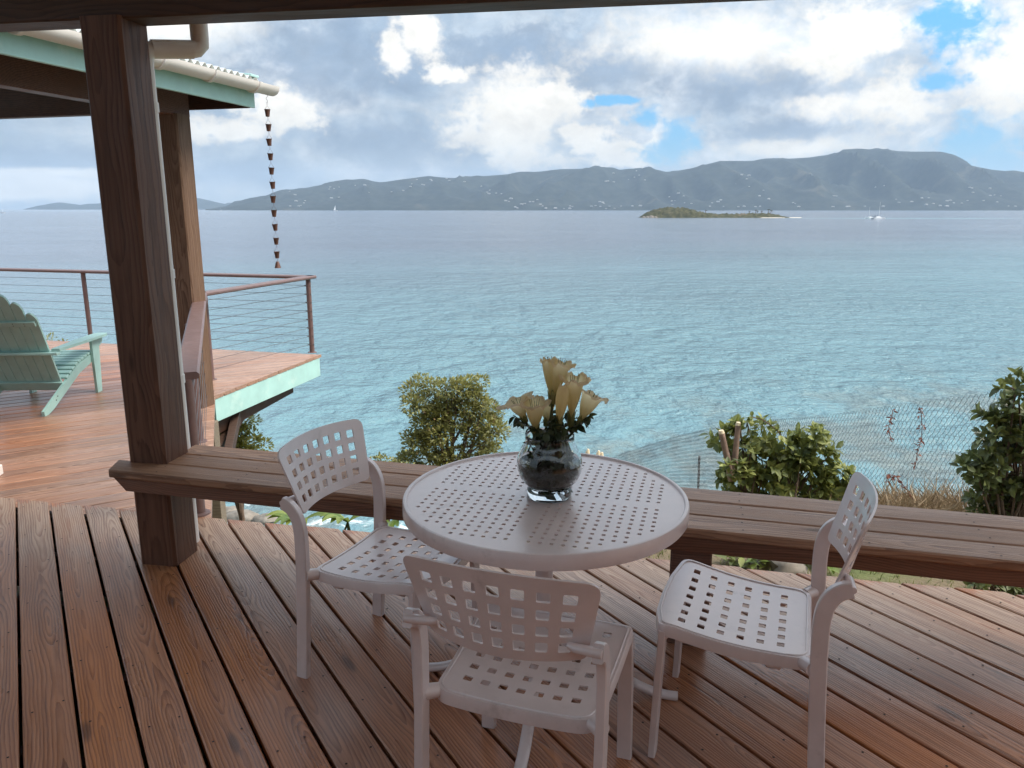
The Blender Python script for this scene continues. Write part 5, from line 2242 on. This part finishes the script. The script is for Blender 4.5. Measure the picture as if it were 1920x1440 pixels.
# ---- broad leaved plant under the bench on the left
def broad_plant(px, py, n, s, label, seed, material, L=.3, W=.13):
    rnd = random.Random(seed)
    p = at_z(px, py, -.45)
    b = Vector((p.x, p.y, ground_h(p.x, p.y)))
    b.y += .15
    t = empty('broad_leaf_plant', b, label=label, cat='plant', group='broad leaved plants below the deck edge')
    top = Vector((p.x, p.y + .2, at_y(px, py, p.y + .2).z)) - b
    for i in range(n):
        a = rnd.uniform(-.3, PI + .3)
        d = Vector((math.cos(a), -math.sin(a) * .7, 0))
        L_ = L * rnd.uniform(.7, 1.2)
        W_ = W * rnd.uniform(.8, 1.1)
        vs, fs = [], []
        for j in range(7):
            u = j / 6
            c = top * .72 + d * L_ * u + Vector((0, 0, .30 * L_ * math.sin(u * 2.2)))
            sd = Vector((-d.y, d.x, 0))
            w = W_ * math.sin(PI * min(1, u * .94 + .03)) ** .7
            for q in (-.5, -.25, 0, .25, .5):
                vs.append(c + sd * w * q + Vector((0, 0, abs(q) * w * .35)))
        for j in range(6):
            for k in range(4):
                fs.append((j * 5 + k, j * 5 + k + 1, j * 5 + k + 6, j * 5 + k + 5))
        mb = MB()
        mb.add(vs, fs)
        mb.build('leaf', material, t, 80, fix=False)
    mb = MB()
    for i in range(5):
        mb.tube([(rnd.uniform(-.03, .03), rnd.uniform(-.03, .03), 0), top * .72], .008, 6)
    mb.build('stalk', M['stem'], t, 60)


broad_plant(545, 968, 8, 1, 'broad leaved green plant under the bench beside the left chair leg', 41, M['leaf_banana'], .24, .10)
broad_plant(640, 972, 8, 1, 'broad leaved plant with yellowing leaves behind the left chair', 42, M['leaf_banana'], .26, .11)
broad_plant(720, 985, 7, 1, 'broad leaved plant hidden mostly behind the left chair seat', 43, M['leaf_banana'], .24, .10)


# ---- ground plants, rock and lawn seen under the bench
def rock(px, py, z, s, label, seed, group=None):
    rnd = random.Random(seed)
    p = at_z(px, py, z)
    bm = bmesh.new()
    bmesh.ops.create_icosphere(bm, subdivisions=3, radius=1)
    for v in bm.verts:
        n = mnoise.noise(v.co * 1.3 + Vector((seed, 0, 0))) * .35 + mnoise.noise(v.co * 3.1 + Vector((seed, 5, 0))) * .14
        v.co *= 1 + n
        v.co.x *= s[0]
        v.co.y *= s[1]
        v.co.z *= s[2]
    me = bpy.data.meshes.new('rock')
    bm.to_mesh(me)
    bm.free()
    finish(me, M['rock'], 40)
    o = link('rock', me, None, (p.x, p.y, p.z))
    tag(o, label, 'rock', group)


rock(1478, 1064, -.40, (.11, .09, .07), 'grey rock on the lawn edge under the bench', 3)
rock(1440, 1058, -.42, (.07, .07, .05), 'smaller grey stone left of the lawn rock', 4)
for i, (px, py, s) in enumerate([(455, 970, .45), (500, 974, .35), (430, 962, .4)]):
    rock(px, py, SEA + .1, (s * 1.5, s, s * .8), ['larger dark shore rock awash in foam seen under the bench', 'small shore rock in foam nearest the left chair', 'shore rock in foam nearest the timber post'][i], 10 + i, 'rocks along the shore')


def lawn():
    rnd = random.Random(6)
    lv = Leaves()
    for i in range(15000):
        x = rnd.uniform(.0, 5.2)
        y = rnd.uniform(2.6, 6.4)
        z = ground_h(x, y)
        if z < -1.5:
            continue
        d = Vector((rnd.uniform(-.6, .6), rnd.uniform(-.6, .6), 1)).normalized()
        lv.leaf((x, y, z - .01), d, rnd.uniform(.03, .085), .006, rnd.uniform(0, 3), False, .6)
    o = lv.build('lawn_grass', M['grass'], None, smooth=0, kind='stuff')
    o['label'] = 'short pale green lawn grass beyond the deck edge'
    lv = Leaves()
    for i in range(5200):
        x = rnd.uniform(2.35, 3.75)
        y = rnd.uniform(5.2, 6.7)
        z = ground_h(x, y)
        c = mnoise.noise(Vector((x * 2.2, y * 2.2, 4)))
        if c < -.35:
            continue
        d = Vector((rnd.uniform(-1, 1), rnd.uniform(-1, 1), .9)).normalized()
        lv.leaf((x, y, z), d, rnd.uniform(.18, .46) * (.75 + .5 * c), rnd.uniform(.005, .016), rnd.uniform(0, 3), False, .8)
    o = lv.build('dry_grass', M['dry'], None, smooth=0, kind='stuff')
    o['label'] = 'tangle of dry tan grass along the foot of the wire fence'
    lv = Leaves()
    for i in range(6000):
        x = rnd.uniform(-8, 9)
        y = rnd.uniform(3.6, 22)
        z = ground_h(x, y)
        c = mnoise.noise(Vector((x * .8, y * .8, 9)))
        if c < .0 or y < 6.0:
            continue
        d = Vector((rnd.uniform(-1, 1), rnd.uniform(-1, 1), 1.0)).normalized()
        lv.leaf((x, y, z), d, rnd.uniform(.06, .14), rnd.uniform(.02, .05), rnd.uniform(0, 3), True, .5)
    o = lv.build('ground_cover', M['leaf_bush'], None, smooth=0, kind='stuff')
    o['label'] = 'low green ground cover over the slope'


lawn()
# small weeds at the deck edge
def weed(px, py, label, seed):
    rnd = random.Random(seed)
    p = at_z(px, py, -.40)
    t = empty('garden_weed', (p.x, p.y, ground_h(p.x, p.y)), label=label, cat='plant', group='small plants along the deck edge')
    me = leaf_mesh('leaf', M['leaf_banana' if seed % 2 else 'leaf_bush'], .085, .04, .25, .5)
    for i in range(16):
        a = rnd.uniform(0, 2 * PI)
        d = Vector((math.cos(a), math.sin(a), rnd.uniform(.1, 1.0)))
        o = link('leaf', me, t, Vector((rnd.uniform(-.05, .05), rnd.uniform(-.05, .05), rnd.uniform(.01, .09))))
        o.rotation_mode = 'QUATERNION'
        o.rotation_quaternion = frame(d, roll=rnd.uniform(-.4, .4)).to_quaternion()
    MB().tube([(0, 0, -.02), (0, 0, .09)], .004, 5).build('stem', M['stem'], t, 60)


for i, (px, py, lab) in enumerate([(1375, 1052, 'small dark green plant beside the bench leg'), (1405, 1056, 'small plant between bench leg and lawn rock'), (1435, 1048, 'bright rosette plant just left of the lawn rock'),
                                   (1540, 1062, 'small green plant behind the right chair back leg')]):
    weed(px, py, lab, 50 + i)


# ================================================================== CHAIN LINK FENCE
def build_fence():
    tops = [((1905, 727), 4.75), ((1860, 735), 5.1), ((1780, 746), 5.65), ((1700, 757), 6.25), ((1620, 768), 7.0), ((1560, 776), 7.7), ((1480, 784), 8.9), ((1400, 793), 10.4), ((1330, 803), 12.3), ((1260, 820), 14.8), ((1180, 846), 18.2), ((1120, 868), 21.5)]
    top = [at_y(x, y, Y) for (x, y), Y in tops]
    t = empty('wire_fence', (top[3].x, top[3].y, ground_h(top[3].x, top[3].y)), label='sagging chain link fence running down the slope to the sea', cat='fence')
    o = t.location.copy()
    # resample along the run
    cum = [0]
    for a, b in zip(top, top[1:]):
        cum.append(cum[-1] + (Vector((b.x, b.y, 0)) - Vector((a.x, a.y, 0))).length)

    def P(s):
        s = max(0, min(cum[-1] - 1e-6, s))
        for i in range(len(cum) - 1):
            if s <= cum[i + 1]:
                u = (s - cum[i]) / (cum[i + 1] - cum[i])
                return top[i].lerp(top[i + 1], u)
        return top[-1]
    H = 1.25
    cw = .071
    mb = MB()
    w = .0019
    ncol = int(cum[-1] / cw)
    rows = int(H / cw)
    for c in range(2 * ncol):
        s0 = c * cw / 2
        far = P(s0).y
        ww = w * (1.0 if far < 9 else 1.5)
        pts = []
        for r in range(rows * 2 + 1):
            side = (r + c) % 2
            q = s0 + (cw / 2 if side else 0)
            p = P(q)
            off = .012 * math.sin(q * 3.1 + r * .2)
            pts.append(Vector((p.x + off + (.003 if c % 2 else -.003), p.y, p.z - r * cw / 2)) - o)
        mb.tube(pts, ww, 3, caps=False)
    mb.build('wire_mesh', M['wire'], t, 0, fix=False, kind='stuff')
    for (px, py, Y, hh) in ((1312, 856, 13.2, 1.0), (1905, 728, 4.75, 1.3)):
        p = at_y(px, py, Y)
        mb = MB()
        mb.bar(Vector((p.x, p.y + .03, p.z + .0)) - o, Vector((p.x + .03, p.y + .03, p.z - hh - .5)) - o, .035, .035)
        mb.build('fence_stake', M['iron'], t)


build_fence()


# dry vines caught in the fence
def vine(pts, Y, label, seed):
    rnd = random.Random(seed)
    P0 = [at_y(x, y, Y) for x, y in pts]
    b = P0[-1]
    t = empty('dried_vine', b, label=label, cat='vine', group='dried vines on the wire fence')
    MB().tube([p - b for p in P0], .003, 5).build('stem', M['red_dry'], t, 60)
    lv = Leaves()
    for a, c in zip(P0, P0[1:]):
        for i in range(7):
            p = a.lerp(c, rnd.random()) + rdir(rnd) * .012 - b
            lv.leaf(p, rdir(rnd, -.5), rnd.uniform(.02, .05), .016, rnd.uniform(0, 3), False, .9)
    lv.build('withered_leaves', M['red_dry'], t, smooth=0, kind='stuff')


vine([(1674, 768), (1672, 785), (1666, 800), (1668, 815), (1673, 825)], 6.35, 'short curled reddish dried vine on the fence', 1)
vine([(1724, 763), (1727, 775), (1729, 800), (1728, 825), (1720, 850), (1716, 875)], 6.0, 'long hanging reddish dried vine on the fence', 2)
vine([(1660, 905), (1668, 890), (1680, 893), (1695, 912), (1715, 935), (1732, 948)], 5.6, 'arching dry reddish cane in front of the fence foot', 3)


# pale stakes behind the table
for i, (px, py) in enumerate([(1102, 842), (1122, 845), (1128, 848)]):
    p = at_y(px, py, 14.0)
    o = MB()
    o.tube([(0, 0, -1.6), (0, 0, -.06), (.01, 0, 0)], [.045, .04, .02], 8)
    o = o.build('pale_stake', M['cut'], None, 60, loc=p)
    tag(o, ['pale stake showing over the table edge nearest the vase', 'middle pale stake of three beyond the table edge', 'pale stake farthest from the vase beyond the table'][i], 'stake', 'pale stakes beyond the table')

# ================================================================== HAZE
hm = bpy.data.materials.new('haze_air')
hm.use_nodes = True
ht = NT(hm.node_tree)
ht.n.remove(ht.n['Principled BSDF'])
pv_ = ht.new('ShaderNodeVolumePrincipled')
pv_.inputs['Color'].default_value = (0.64, 0.80, 1.0, 1)
pv_.inputs['Density'].default_value = 0.47e-4
pv_.inputs['Anisotropy'].default_value = 0.0
ht.l.new(pv_.outputs[0], ht.n['Material Output'].inputs['Volume'])
mb = MB()
zt = max(v.co.z for v in bpy.data.objects['island_hills'].data.vertices) + 12
x0, x1, y0, y1, z0, z1 = -13200, 13200, -120, 13700, SEA - 22.0, zt
mb.add([(x0, y0, z0), (x1, y0, z0), (x1, y1, z0), (x0, y1, z0), (x0, y0, z1), (x1, y0, z1), (x1, y1, z1), (x0, y1, z1)],
       [(0, 3, 2, 1), (4, 5, 6, 7), (0, 1, 5, 4), (1, 2, 6, 5), (2, 3, 7, 6), (3, 0, 4, 7)])
o = mb.build('haze', hm, None, 0, kind='stuff')
o['label'] = 'thin bluish sea haze over the water'
print('objects', len(bpy.data.objects))
